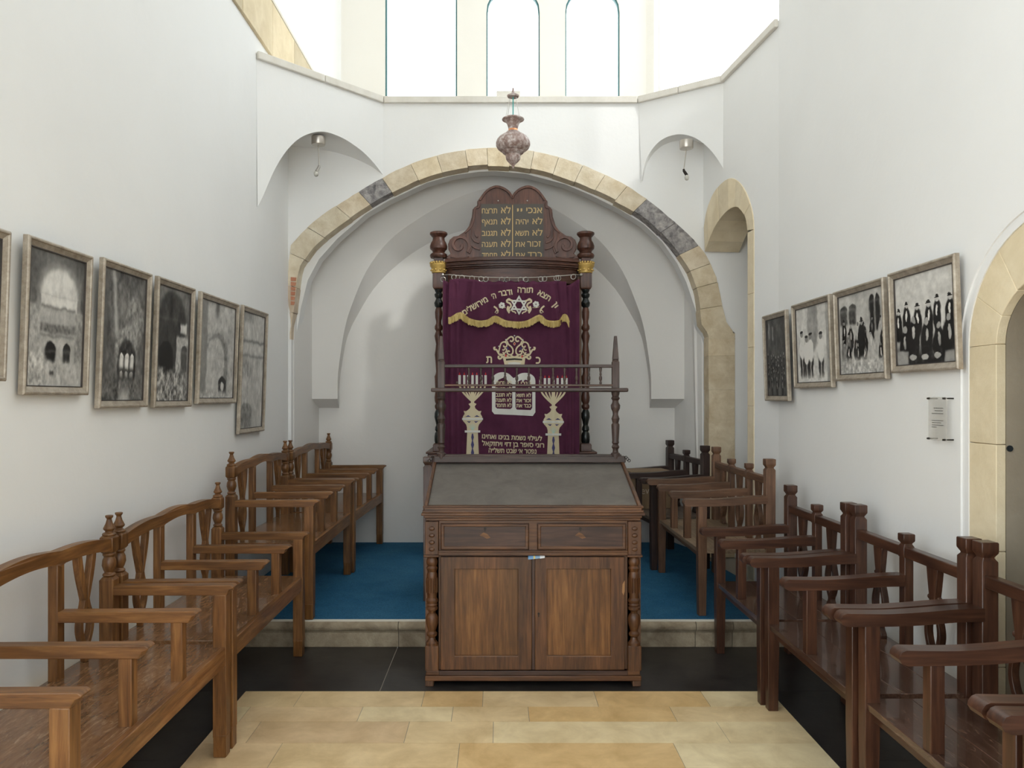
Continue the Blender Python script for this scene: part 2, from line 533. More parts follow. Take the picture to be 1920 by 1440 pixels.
struct('wall_back', w, M['alcove'], smooth=30, fix=False)
w = MB()
w.box(-1.9, 2.0, 7.36, 7.5, 0, 3.95)
w.hexa([(-1.9, 6.76, 0), (-1.788, 6.76, 0), (-1.71, 7.365, 0), (-1.9, 7.365, 0)], [(-1.9, 6.76, 2.3), (-1.788, 6.76, 2.3), (-1.71, 7.365, 3.2), (-1.9, 7.365, 3.2)])
w.hexa([(1.83, 6.9, 0), (2.0, 6.9, 0), (2.0, 7.36, 0), (1.675, 7.36, 0)], [(1.80, 6.9, 3.0), (2.0, 6.9, 3.0), (2.0, 7.36, 3.0), (1.675, 7.36, 3.0)])
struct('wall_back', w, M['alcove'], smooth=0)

# ---- squinches: diagonal walls over the two corners, each cut by an arch
def squinch(name, A, B, px, hit, m):
    """A on the front wall, B on the side wall; px = arch outline in photo pixels from A to B"""
    A, B = Vector(A), Vector(B)
    Ln = (B - A).length; u = (B - A) / Ln
    nrm = Vector((-u.y, u.x))
    if nrm.y < 0: nrm = -nrm
    px = refine(px, 4)
    pts = []
    for x, y in px:
        k = (x - CX) / F
        # A + u s = (k d, d)
        s = (k * A.y - A.x) / (u.x - k * u.y)
        d = A.y + u.y * s
        pts.append((max(0, min(Ln, s)), EYE - (y - CY) * d / F))
    W = lambda s, z, t: (A.x + u.x * s + nrm.x * t, A.y + u.y * s + nrm.y * t, z)
    mb = MB()
    mb.prism([[(0, ZL)] + pts + [(Ln, ZL)]], W, 0, .004)
    front = [W(s, z, 0) for s, z in pts]
    back = []
    for s, z in pts:
        p = Vector(W(s, z, 0)[:2])
        t = hit(p, nrm)
        q = p + nrm * t
        back.append((q.x, q.y, z + .02))
    n = len(pts)
    k = 6
    grid = [[tuple(Vector(front[i]).lerp(Vector(back[i]), j / k)) for i in range(n)] for j in range(k + 1)]
    mb2 = MB()
    mb2.add([p for r in grid for p in r], [(j * n + i, j * n + i + 1, (j + 1) * n + i + 1, (j + 1) * n + i) for j in range(k) for i in range(n - 1)])
    struct(name, mb, m, smooth=0)
    struct(name, mb2, m, smooth=40, fix=False)
A_L, B_L = (-1.0, PY), (XL, 5.81)
squinch('wall_left', A_L, B_L,
        [(718, 328), (703, 308), (682, 286), (655, 266), (632, 254), (608, 247), (585, 249), (562, 259), (543, 276), (527, 297), (514, 320), (504, 342), (494, 366), (483, 388)],
        lambda p, n: min((PY + .02 - p.y) / n.y, (XL - .02 - p.x) / n.x), M['wall'])
SA, SB = Vector((1.92, 5.30)), Vector((1.77, PY))
SD = (SB - SA).normalized(); SN = Vector((SD.y, -SD.x)); SLEN = (SB - SA).length
K1 = SA + SD * ((6.25 - 5.30) / SD.y)
A_R = (1.209, PY)
def hitS(p, n):
    den = n.x * SD.y - n.y * SD.x
    q = SA - p
    t = (q.x * SD.y - q.y * SD.x) / den
    return min((PY + .02 - p.y) / n.y, t + .02 if t > 0 else 9)
squinch('wall_right', A_R, (K1.x, K1.y),
        [(1203, 340), (1207, 315), (1215, 292), (1230, 271), (1248, 258), (1270, 252), (1291, 254), (1311, 263), (1330, 279), (1345, 298), (1356, 316)],
        hitS, M['wall'])

# ---- right wall: slanting part with the tall narrow doorway arch
def s_px(lst):
    o = []
    for x, y in lst:
        k = (x - CX) / F
        s = (k * SA.y - SA.x) / (SD.x - k * SD.y)
        d = SA.y + SD.y * s
        o.append((s, EYE - (y - CY) * d / F))
    return o
WS = lambda s, z, t: (SA.x + SD.x * s + SN.x * t, SA.y + SD.y * s + SN.y * t, z)
so = refine(s_px([(1414.5, 430), (1413, 405), (1408, 383), (1399, 359), (1386, 341), (1371, 334), (1356, 342), (1342, 358), (1332, 378), (1325, 400), (1321, 425)]), 3)
si = refine(s_px([(1403, 432), (1401, 416), (1397, 403), (1390, 393), (1382, 388), (1371, 391), (1358, 402), (1345, 420), (1335, 440), (1328, 458), (1323, 472)]), 3)
w = MB()
w.prism([[(0, 0), (0, ZL), (SLEN, ZL), (SLEN, so[-1][1])] + so[::-1] + [(so[0][0], 0)]], WS, 0, .3)
struct('wall_right', w, M['wall'], smooth=20)
w = MB()
n = len(so); m_ = 9
for k in range(m_):
    i0, i1 = int(k * (n - 1) / m_), int((k + 1) * (n - 1) / m_)
    t = random.uniform(.9, 1.03); w.tint = (.87 * t, .785 * t, .63 * t)
    w.prism([so[i0:i1 + 1] + si[i0:i1 + 1][::-1]], WS, -.006 - random.uniform(0, .004), .30)
zz = so[0][1]; 
while zz > .1:
    z2 = max(0, zz - random.uniform(.38, .5)); t = random.uniform(.92, 1.02); w.tint = (.87 * t, .79 * t, .64 * t)
    w.box(0, 0, 0, 0, 0, 0)
    w.prism([[(so[0][0], z2 + .001), (so[0][0], zz - .001), (si[0][0], min(zz, si[0][1]) - .001), (si[0][0], z2 + .001)]], WS, -.006, .30)
    zz = z2
struct('trim_7', w, M['stone_tint'], bevel=.004)
w = MB()     # passage behind the doorway arch
w.box(2.62, 2.7, 5.2, PY, 0, 3.4); w.box(2.1, 2.7, 5.3, 5.38, 0, 3.4); w.box(2.05, 2.7, 5.3, PY, 3.3, 3.4)
struct('wall_right', w, M['wall'], smooth=0)

# main right wall with the near arched doorway
cy_, cz_ = 2.68, 1.757
def ell(a, b, n=28): return [(cy_ + a * math.cos(math.pi * i / n), cz_ + b * math.sin(math.pi * i / n)) for i in range(n + 1)]
eo, ei, ew = ell(.494, .46), ell(.323, .245), ell(.535, .495)
w = MB()
w.prism([[(5.30, 0), (ew[0][0], 0)] + ew + [(ew[-1][0], 0), (-3, 0), (-3, 7.8), (3.6, 7.8), (3.6, 4.84), (5.30, 4.84)]], YZX, XR, XR + .3)
struct('wall_right', w, M['wall'], smooth=20)
w = MB()
w.prism([[(ew[0][0], 0)] + ew + [(ew[-1][0], 0), (eo[-1][0], 0)] + eo[::-1] + [(eo[0][0], 0)]], YZX, XR + .008, XR + .3)
struct('wall_right', w, M['wall'], smooth=20)
w = MB()
for k in range(7):
    i0, i1 = k * 4, k * 4 + 4
    t = random.uniform(.94, 1.04); w.tint = (.86 * t, .77 * t, .60 * t)
    w.prism([eo[i0:i1 + 1] + ei[i0:i1 + 1][::-1]], YZX, XR + .012, XR + .05)
for (ya, yb) in ((ei[0][0], eo[0][0]), (eo[-1][0], ei[-1][0])):
    for z2, zz in ((0, .5), (.5, .95), (.95, 1.366), (1.366, 1.757)):
        t = random.uniform(.96, 1.03); w.tint = (.85 * t, .76 * t, .59 * t)
        w.box(XR + .012, XR + .05, ya, yb, z2 + .001, zz - .001)
struct('trim_8', w, M['stone_tint'], bevel=.003)
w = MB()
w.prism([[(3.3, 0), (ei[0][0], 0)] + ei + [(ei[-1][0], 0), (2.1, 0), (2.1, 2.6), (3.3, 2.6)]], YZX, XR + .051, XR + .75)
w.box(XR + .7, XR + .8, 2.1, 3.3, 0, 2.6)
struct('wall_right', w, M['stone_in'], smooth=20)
w = MB(); hx, hz = (1893 - CX) * 3.0 / F, EYE - (841 - CY) * 3.0 / F
w.lathe([(.012, -.004), (.012, .001)], (hx, 3.0, hz), 14, 'y')
M['blackhole'] = mat('dark_socket', (.008, .012, .015), .6)
struct('trim_9', w, M['blackhole'])

# ---- ledge all round the drum, floor of the drum behind it
pl = [Vector((XL, 5.81)), Vector((-1.0, PY)), Vector((1.209, PY)), Vector((K1.x, K1.y)), Vector((1.92, 5.30))]
def offs(pl, t):
    o = []
    for i, p in enumerate(pl):
        ns = []
        for a, c in ((i - 1, i), (i, i + 1)):
            if 0 <= a and c < len(pl):
                u = (pl[c] - pl[a]).normalized(); ns.append(Vector((u.y, -u.x)))
        q = sum(ns, Vector((0, 0))); q.normalize(); q /= max(.5, q.dot(ns[0]))
        o.append(p + q * t)
    return o
fr = offs(pl, .03)
w = MB()
for i in range(len(pl) - 1):
    a, c, a2, c2 = fr[i], fr[i + 1], pl[i], pl[i + 1]
    seg = 1 if i in (1, 3) else 2
    for k in range(seg):
        q = lambda A, B, t: A.lerp(B, t)
        p1, p2 = q(a, c, k / seg), q(a, c, (k + 1) / seg - .003)
        r1, r2 = q(a2, c2, k / seg), q(a2, c2, (k + 1) / seg - .003)
        w.hexa([(*p1, ZL - .045), (*p2, ZL - .045), (*r2, ZL - .045), (*r1, ZL - .045)], [(*p1, ZL + .012), (*p2, ZL + .012), (*r2, ZL + .012), (*r1, ZL + .012)])
struct('trim_10', w, M['ledge'], bevel=.006)
w = MB()
w.prism([[(p.x, p.y) for p in offs(pl, -.02)] + [(3.1, 5.32), (3.1, 8.8), (-2.0, 8.8), (XL - .1, 5.81)]], XYU, ZL - .1, ZL + .005)
struct('ledge_floor' if 0 else 'trim_11', w, M['upper'], smooth=0)
# closing walls outside the drum on the right
w = MB(); w.box(2.0, 3.1, 5.21, 5.29, 4.0, 4.82); w.box(3.0, 3.1, 5.3, 7.25, 4.0, 7.8)
struct('wall_right', w, M['wall'], smooth=0)

# window wall
DW = 8.5
def wx(px): return (px - CX) * DW / F
def wz(py): return EYE - (py - CY) * DW / F
sill = 4.72
def arched(x0, x1, zs_, rise, n=12):
    c = (x0 + x1) / 2; a = (x1 - x0) / 2
    return [(x0, sill)] + [(c - a * math.cos(math.pi * i / n), zs_ + rise * math.sin(math.pi * i / n) ** .8) for i in range(n + 1)] + [(x1, sill)]
wins = [arched(wx(722), wx(857), wz(-130), .2), arched(wx(912), wx(1012), wz(22), .26), arched(wx(1060), wx(1162), wz(22), .26)]
w = MB()
w.prism([[(-1.9, 4.0), (1.62, 4.0), (1.62, 7.8), (-1.9, 7.8)]] + [h[::-1] for h in wins], XYZ, DW, DW + .22)
struct('wall_window', w, M['upper'], smooth=20)
M['frame_teal'] = mat('teal_window_frame', (.06, .16, .17), .5)
gl = mat('window_glass', (.9, .95, .95), .02)
nt = gl.node_tree; nt.nodes.clear()
o_ = nt.nodes.new('ShaderNodeOutputMaterial'); t_ = nt.nodes.new('ShaderNodeBsdfTransparent'); g_ = nt.nodes.new('ShaderNodeBsdfGlossy'); x_ = nt.nodes.new('ShaderNodeMixShader')
g_.inputs['Roughness'].default_value = .02; t_.inputs[0].default_value = (.97, .985, .98, 1); x_.inputs[0].default_value = .05
nt.links.new(t_.outputs[0], x_.inputs[1]); nt.links.new(g_.outputs[0], x_.inputs[2]); nt.links.new(x_.outputs[0], o_.inputs[0])
M['glass'] = gl
for i, h in enumerate(wins):
    xc = (h[0][0] + h[-1][0]) / 2
    fm = MB()
    inn = [(xc + (a - xc) * .955, c + (.02 if c == sill else -.016)) for a, c in h]
    fm.prism([h, inn[::-1]], XYZ, DW + .02, DW + .06)
    wn = struct('window_%d' % (i + 1), fm, M['frame_teal'])
    gm = MB(); gm.prism([inn], XYZ, DW + .038, DW + .044)
    gm.build('pane', M['glass'], wn, smooth=0)
# wide window across the right side of the drum
a_, b_ = Vector((1.62, 8.5)), Vector((3.05, 7.2))
u_ = (b_ - a_).normalized(); n_ = Vector((-u_.y, u_.x)); n_ = n_ if n_.y > 0 else -n_
WD = lambda s, z, t: (a_.x + u_.x * s + n_.x * t, a_.y + u_.y * s + n_.y * t, z)
LD = (b_ - a_).length
w = MB(); w.prism([[(-.02, 4.0), (LD, 4.0), (LD, 7.8), (-.02, 7.8)], [(.10, 4.5), (.10, 7.5), (LD - .1, 7.5), (LD - .1, 4.5)]], WD, 0, .22)
struct('wall_window', w, M['upper'], smooth=0)
fm = MB(); fm.prism([[(.10, 4.5), (.10, 7.5), (LD - .1, 7.5), (LD - .1, 4.5)][::-1], [(.13, 4.53), (.13, 7.47), (LD - .13, 7.47), (LD - .13, 4.53)]], WD, .1, .14)
w4 = struct('window_4', fm, mat('white_window_frame', (.8, .8, .78), .5), smooth=0)
gm = MB(); gm.prism([[(.13, 4.53), (.13, 7.47), (LD - .13, 7.47), (LD - .13, 4.53)]], WD, .118, .124); gm.build('pane', M['glass'], w4, smooth=0)

# high window added in the right wall, unseen above, to admit the sun patch
fm = MB(); fm.prism([[(3.6, 4.84), (5.3, 4.84), (5.3, 7.5), (3.6, 7.5)], [(3.64, 4.88), (3.64, 7.46), (5.26, 7.46), (5.26, 4.88)]], YZX, XR + .14, XR + .18)
w5 = struct('window_5', fm, M['frame_teal'], smooth=0)
gm = MB(); gm.prism([[(3.64, 4.88), (5.26, 4.88), (5.26, 7.46), (3.64, 7.46)]], YZX, XR + .158, XR + .163); gm.build('pane', M['glass'], w5, smooth=0)
w = MB(); w.box(XR, XR + .3, 3.6, 5.3, 7.5, 7.8); struct('wall_right', w, M['wall'], smooth=0)

# ceiling, rear wall
w = MB()
w.prism([[(-2.1, -3.2), (3.2, -3.2), (3.2, 8.8), (-2.1, 8.8)]], XYU, 7.8, 7.95)
struct('ceiling', w, M['wall'], smooth=0)
fm = MB(); fm.prism([[(-2.1, 1.0), (1.5, 1.0), (1.5, 4.4), (-2.1, 4.4)], [(-2.05, 1.05), (-2.05, 4.35), (-.32, 4.35), (-.32, 1.05)], [(-.28, 1.05), (-.28, 4.35), (1.45, 4.35), (1.45, 1.05)]], YZX, XL - .2, XL - .15)  # unseen window, added to brighten the right wall and the floor
w7 = struct('window_7', fm, bpy.data.materials['white_window_frame'], smooth=0)
gm = MB(); gm.prism([[(-2.05, 1.05), (1.45, 1.05), (1.45, 4.35), (-2.05, 4.35)]], YZX, XL - .18, XL - .175); gm.build('pane', M['glass'], w7, smooth=0)
w = MB(); w.prism([[(-2.1, -.1), (2.3, -.1), (2.3, 7.8), (-2.1, 7.8)], [(-1.7, .5), (-1.7, 4.3), (1.7, 4.3), (1.7, .5)]], XYZ, -3.2, -3); struct('wall_rear', w, M['wall'], smooth=0)
fm = MB(); fm.prism([[(-1.7, .5), (1.7, .5), (1.7, 4.3), (-1.7, 4.3)], [(-1.65, .55), (-1.65, 4.25), (-.025, 4.25), (-.025, .55)], [(.025, .55), (.025, 4.25), (1.65, 4.25), (1.65, .55)]], XYZ, -3.12, -3.07)  # unseen window behind the camera, added for light low in the room
w6 = struct('window_6', fm, bpy.data.materials['white_window_frame'], smooth=0)
gm = MB(); gm.prism([[(-1.65, .55), (1.65, .55), (1.65, 4.25), (-1.65, 4.25)]], XYZ, -3.1, -3.095); gm.build('pane', M['glass'], w6, smooth=0)
# ------------------------------------------------------------------ benches
def rail_curve(L, seats, n=14):
    """scalloped top edge of the left-hand benches"""
    sw = (L - .06) / seats
    top = []
    for i in range(seats):
        for k in range(n + 1):
            t = k / n
            y = .03 + sw * (i + t)
            if i == 0: h = .935 + .030 * t + .013 * math.sin(math.pi * t)
            elif i == seats - 1: h = .965 - .030 * t + .013 * math.sin(math.pi * t)
            else: h = .965 + .016 * math.sin(math.pi * t)
            top.append((y, h))
    return top

def lyre(mb, yc, z0, z1, x0, x1):
    H = z1 - z0
    def pt(h, t): return (yc + h, z0 + H * t)
    out = [(.010, 0), (.013, .10), (.024, .15), (.046, .24), (.053, .33), (.044, .42), (.026, .50), (.018, .56)]
    inn = [(.0, .17), (.018, .22), (.030, .31), (.026, .40), (.010, .47), (.0, .49)]
    o = [pt(h, t) for h, t in refine(out, 3)] + [pt(-h, t) for h, t in refine(out, 3)][::-1]
    ih = refine(inn, 3)
    i = [pt(h, t) for h, t in ih] + [pt(-h, t) for h, t in ih[1:-1]][::-1]
    mb.prism([o, i[::-1]], YZX, x0, x1)
    for s in (1, -1):
        a = refine([(.0015, .558), (.006, .63), (.018, .75), (.034, .9), (.042, 1.0)], 3)
        b = refine([(.018, .558), (.032, .65), (.050, .76), (.066, .9), (.072, 1.0)], 3)
        mb.prism([[pt(s * h, t) for h, t in a] + [pt(s * h, t) for h, t in b][::-1]], YZX, x0, x1)

def baluster_post(mb, x, y, top=True):
    mb.sq_lathe([(.030, 0), (.030, .762), (.020, .776)], (x, y, 0))
    mb.lathe([(.020, .774), (.027, .780), (.027, .786), (.018, .793), (.024, .805), (.030, .825), (.028, .845), (.021, .862), (.027, .868), (.027, .876), (.020, .882)], (x, y, 0), 14)
    mb.sq_lathe([(.022, .878), (.029, .888), (.029, .945), (.022, .953)], (x, y, 0))
    mb.lathe([(.026, .951), (.030, .957), (.026, .963), (.015, .968), (.017, .972), (.026, .982), (.022, .990), (.015, 1.004), (.010, 1.022), (.012, 1.027), (.017, 1.033), (.016, 1.040)], (x, y, 0), 14)

def left_bench(label, loc, rz=0, L=1.27, seats=3, group='oak benches with turned finials along the left wall'):
    t = thing('bench', label, 'bench', loc, rz, group)
    W = M['wl']; sw = (L - .06) / seats
    MB().box(-.025, .50, .012, L - .012, .447, .475).build('seat', M['wl_seat'], t, bevel=.003)
    MB().box(.488, .5125, .03, L - .03, .395, .4765).build('seat_rail', M['wl_rail'], t, bevel=.003)
    MB().box(-.02, .01, .03, L - .03, .41, .47).build('rear_seat_rail', W['y'], t, bevel=.003)
    top = rail_curve(L, seats)
    bot = [(y, h - (.052 if .06 < ((y - .03) / sw) % 1 < .94 else .060)) for y, h in top]
    MB().prism([top + bot[::-1]], YZX, -.020, .022).build('top_rail', W['y'], t, smooth=30, bevel=.003)
    for y in (.03, L - .03):
        m = MB(); baluster_post(m, 0, y); m.build('back_post', W['z'], t, bevel=.003)
        m = MB(); m.sq_lathe([(.025, 0), (.0275, .004), (.0275, .085), (.029, .09), (.029, .098)], (.487, y, 0)).box(.458, .516, y - .029, y + .029, .096, .70)
        m.build('leg', W['z'], t, bevel=.003)
    for i in range(1, seats):
        y = .03 + sw * i
        MB().box(-.018, .02, y - .024, y + .024, .47, .925).build('back_stile', W['z'], t, bevel=.003)
        MB().box(.445, .49, y - .022, y + .022, .472, .70).build('arm_post', W['z'], t, bevel=.003)
    for i in (0, seats - 1):          # the middle bay is open
        m = MB(); lyre(m, .03 + sw * (i + .5), .476, .928, -.012, .014)
        m.build('splat', W['z'], t, smooth=40, bevel=.002)
    for i in range(seats + 1):
        y = .03 + sw * i
        pr = [(.02, .697), (.02, .738), (.53, .742), (.540, .739), (.548, .732), (.541, .726), (.528, .722), (.519, .706), (.514, .697)]
        MB().prism([pr], XYZ, y - .026, y + .026).build('armrest', W['x'], t, bevel=.003)
    return t

left_bench('oak bench nearest on the left, with a worn glossy seat', (-1.687, 2.11, 0))
left_bench('oak bench on the left between the nearest bench and the stone step', (-1.687, 3.405, 0))
left_bench('oak bench on the left whose near legs stand at the edge of the blue carpet', (-1.665, 4.79, ZP + .006))
left_bench('oak bench in the far left corner against the back wall', (-1.650, 6.090, ZP + .006), -.035, L=1.25)

def cap_post(mb, x, y, z, h=.030, rail=.9):
    mb.sq_lathe([(h, 0), (h, z - .072), (h * .72, z - .060), (h * .72, z - .056), (h * 1.03, z - .040), (h * 1.05, z - .034), (h * 1.05, z - .004), (h * .98, z)], (x, y, 0))

def oval_splat(mb, yc, z0, z1, x0, x1):
    H = z1 - z0
    def pt(h, t): return (yc + h, z0 + H * t)
    out = refine([(.034, 0), (.034, .05), (.020, .09), (.016, .13), (.036, .20), (.055, .32), (.055, .42), (.038, .54), (.024, .62), (.021, .70), (.030, .82), (.042, 1.0)], 3)
    ih = refine([(.0, .19), (.022, .25), (.036, .36), (.030, .47), (.012, .55), (.0, .58)], 3)
    o = [pt(h, t) for h, t in out] + [pt(-h, t) for h, t in out][::-1]
    i = [pt(h, t) for h, t in ih] + [pt(-h, t) for h, t in ih[1:-1]][::-1]
    mb.prism([o, i[::-1]], YZX, x0, x1)
    for s in (1, -1):
        mb.ball((( x0 + x1) / 2, yc + s * .033, z0 + H * .70), .0125, 10)

def right_bench(label, loc, rz=math.pi, L=.9, sz=1.0, seats=2, W=None, seat=None, group='dark benches with square notched posts along the right wall', name='bench', cat='bench'):
    W = W or M['wr']; seat = seat or M['wr_seat']
    t = thing(name, label, cat, loc, rz, group); t.scale = (1, 1, sz)
    sw = (L - .06) / seats
    m = MB()
    for k, (xa, xb) in enumerate(((-.035, .094), (.095, .268), (.269, .45))): m.box(xa, xb, .014, L - .014, .404, .43)
    m.build('seat', seat, t, bevel=.0015)
    MB().box(-.02, .02, .03, L - .03, .33, .402).build('rear_seat_rail', W['y'], t, bevel=.003)
    MB().box(.402, .425, .03, L - .03, .36, .403).build('seat_rail', W['y'], t, bevel=.003)
    MB().box(-.02, .022, .03, L - .03, .852, .898).build('top_rail', W['y'], t, bevel=.004)
    for y in (.03, L - .03):
        m = MB(); cap_post(m, 0, y, 1.018); m.build('back_post', W['z'], t, bevel=.0025)
        MB().sq_lathe([(.024, 0), (.028, .3), (.028, .712)], (.430, y, 0)).build('leg', W['z'], t, bevel=.003)
    for i in range(1, seats):
        y = .03 + sw * i
        m = MB(); m.box(-.019, .020, y - .024, y + .024, .40, .86)
        m.sq_lathe([(.024, .85), (.024, .898), (.018, .908), (.018, .912), (.025, .922), (.026, .926), (.026, .950), (.024, .954)], (0, y, 0))
        m.build('back_stile', W['z'], t, bevel=.0025)
        MB().box(.400, .446, y - .023, y + .023, .428, .712).build('arm_post', W['z'], t, bevel=.003)
    for i in range(seats):
        m = MB(); oval_splat(m, .03 + sw * (i + .5), .43, .856, -.012, .016)
        m.build('splat', W['z'], t, smooth=40, bevel=.002)
    ctl_t = refine([(.02, .778), (.12, .774), (.24, .764), (.36, .757), (.46, .757), (.525, .758)], 3)
    ctl_b = refine([(.02, .728), (.12, .726), (.24, .716), (.36, .711), (.46, .710), (.52, .709)], 3)
    pr = ctl_t + [(.537, .753), (.546, .741), (.548, .730), (.540, .716)] + ctl_b[::-1]
    for i in range(seats + 1):
        y = .03 + sw * i
        MB().prism([pr], XYZ, y - .031, y + .031).build('armrest', W['x'], t, smooth=40, bevel=.004)
    return t

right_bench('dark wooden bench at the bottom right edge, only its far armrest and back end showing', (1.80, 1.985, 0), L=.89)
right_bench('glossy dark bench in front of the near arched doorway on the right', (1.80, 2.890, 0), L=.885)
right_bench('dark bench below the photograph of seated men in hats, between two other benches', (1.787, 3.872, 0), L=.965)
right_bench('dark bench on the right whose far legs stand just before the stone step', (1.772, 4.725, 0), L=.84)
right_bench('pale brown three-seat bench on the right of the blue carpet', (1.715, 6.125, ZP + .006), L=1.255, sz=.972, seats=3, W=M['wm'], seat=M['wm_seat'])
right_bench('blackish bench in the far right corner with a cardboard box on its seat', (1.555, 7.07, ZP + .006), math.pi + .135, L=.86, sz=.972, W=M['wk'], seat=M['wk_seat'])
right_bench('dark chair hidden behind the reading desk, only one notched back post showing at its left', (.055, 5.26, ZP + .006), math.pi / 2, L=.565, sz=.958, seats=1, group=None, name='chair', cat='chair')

# ------------------------------------------------------------------ reading desk
M['dk'] = woods('desk_wood', dark=(.045, .016, .007), mid=(.108, .043, .016), light=(.19, .082, .032), rough=.38)
M['dkp'] = woods('desk_panel_wood', dark=(.085, .032, .009), mid=(.17, .070, .020), light=(.27, .125, .040), rough=.34)
M['dkd'] = woods('desk_dark_wood', dark=(.025, .011, .008), mid=(.06, .027, .018), light=(.11, .055, .038), rough=.4)
M['gal'] = woods('gallery_wood', dark=(.03, .016, .012), mid=(.065, .038, .030), light=(.11, .068, .055), rough=.42)
M['felt'] = mat('worn_desk_cover', (.10, .09, .078), .6)
v = coords(M['felt'])
setc(M['felt'], ramp(M['felt'], noise(M['felt'], v, 6, 8, .7, .5), [(.25, (.085, .072, .062)), (.5, (.125, .110, .095)), (.75, (.165, .148, .13))]))
bump(M['felt'], noise(M['felt'], v, 30, 8, .8), .25, .003)
M['chip'] = mat('bare_wood_chip', (.33, .17, .07), .6)
M['iron'] = mat('dark_iron', (.03, .025, .02), .5, .6)
DC, DY = .183, 4.147
K = F / DY
def dx(px): return (px - CX) / K - DC
def dz(py): return EYE - (py - CY) / K
desk = thing('reading_desk', 'large brown reading desk with sloped top, two drawers and two cupboard doors', 'desk', (DC, DY, 0))
D, DD, DP = M['dk'], M['dkd'], M['dkp']
m = MB(); m.prism([[(.02, dz(1262)), (.02, .93), (.595, 1.13), (.595, dz(1262))]], YZX, dx(804), dx(1197)); m.build('carcass', D['z'], desk, bevel=.003)
m = MB(); m.box(dx(797), dx(1202), -.012, .60, dz(1276), dz(1266)); m.box(dx(799), dx(1200), -.005, .60, dz(1266), dz(1257)); m.build('plinth', D['x'], desk, bevel=.004)
for a in (797, 1186):
    MB().box(dx(a), dx(a + 16), -.004, .07, 0, dz(1275)).build('foot', M['wm']['z'], desk, bevel=.004)
    MB().box(dx(a), dx(a + 16), .50, .57, 0, dz(1275)).build('foot', M['wm']['z'], desk, bevel=.004)
for s_, c_ in ((0, 809.5), (1, 1190)):
    x = dx(c_)
    m = MB(); m.box(x - .036, x + .036, -.004, .06, dz(1258), dz(1211)); m.build('corner_block', D['z'], desk, bevel=.004)
    m = MB(); m.box(x - .036, x + .036, .0, .06, dz(1041), dz(978)); 
    for k in range(4): m.ball((x, -.002, dz(1030 - k * 13)), (.018, .008, .012), 8)
    m.build('carved_block', D['z'], desk, bevel=.003)
    m = MB(); m.box(x - .042, x + .040, -.016, .06, dz(1044), dz(1040)); m.build('column_cap', D['x'], desk, bevel=.003)
    pr = [(1211, .034), (1206, .034), (1202, .022), (1196, .018), (1193, .028), (1189, .030), (1185, .020), (1180, .024), (1170, .033), (1160, .034), (1154, .028), (1150, .018), (1146, .022), (1144, .032), (1140, .033), (1138, .027), (1135, .032), (1132, .027), (1129, .033), (1126, .034), (1122, .026), (1112, .027), (1085, .029), (1078, .029), (1073, .023), (1069, .028), (1066, .032), (1062, .024), (1058, .030), (1053, .032), (1048, .026), (1044, .020)]
    m = MB(); m.lathe([(r, dz(y)) for y, r in pr], (x, .022, 0), 18)
    for k in range(7):
        a = math.pi + math.pi * (k + .5) / 7
        m.tube([(x + .0285 * math.cos(a), .022 + .0285 * math.sin(a), dz(1112)), (x + .0285 * math.cos(a), .022 + .0285 * math.sin(a), dz(1084))], .004, 5)
    m.build('turned_column', D['z'], desk)
    MB().box(x - .036, x + .036, .02, .06, dz(1211), dz(1044)).build('column_back', D['z'], desk)
# drawers
MB().box(dx(823), dx(1177), .004, .05, dz(1042), dz(976)).build('drawer_frame', D['x'], desk, bevel=.002)
MB().box(dx(822), dx(1177), -.014, .03, dz(1041), dz(1035)).box(dx(822), dx(1177), -.006, .03, dz(1036), dz(1032)).build('middle_moulding', D['x'], desk, bevel=.003)
for xa, xb, kx in ((826, 992, 909.5), (1007, 1174, 1088)):
    m = MB(); m.box(dx(xa), dx(xb), -.004, .03, dz(1031), dz(981))
    dr = m.build('drawer', DD['x'], desk, bevel=.003)
    o = [(dx(xa + 1), dz(1030)), (dx(xa + 1), dz(982)), (dx(xb - 1), dz(982)), (dx(xb - 1), dz(1030))]
    i = [(dx(xa + 7), dz(1024)), (dx(xa + 7), dz(987)), (dx(xb - 7), dz(987)), (dx(xb - 7), dz(1024))]
    MB().prism([o, i[::-1]], XYZ, -.010, 0).build('moulding', D['x'], dr, bevel=.004)
    MB().prism([arcpts(dx(kx), dz(991), .008, 0, 360, 10)[:-1]], XYZ, -.006, -.003).box(dx(kx) - .0035, dx(kx) + .0035, -.0062, -.003, dz(996), dz(991)).build('keyhole', M['iron'], dr)
    w_ = MB(); w_.prism([[(dx(kx) - .03, dz(1004)), (dx(kx) - .008, dz(998)), (dx(kx) + .012, dz(1001)), (dx(kx) + .03, dz(1008)), (dx(kx) + .01, dz(1010)), (dx(kx) - .01, dz(1006))]], XYZ, -.0045, -.003); w_.build('worn_patch', M['wl']['x'], dr)
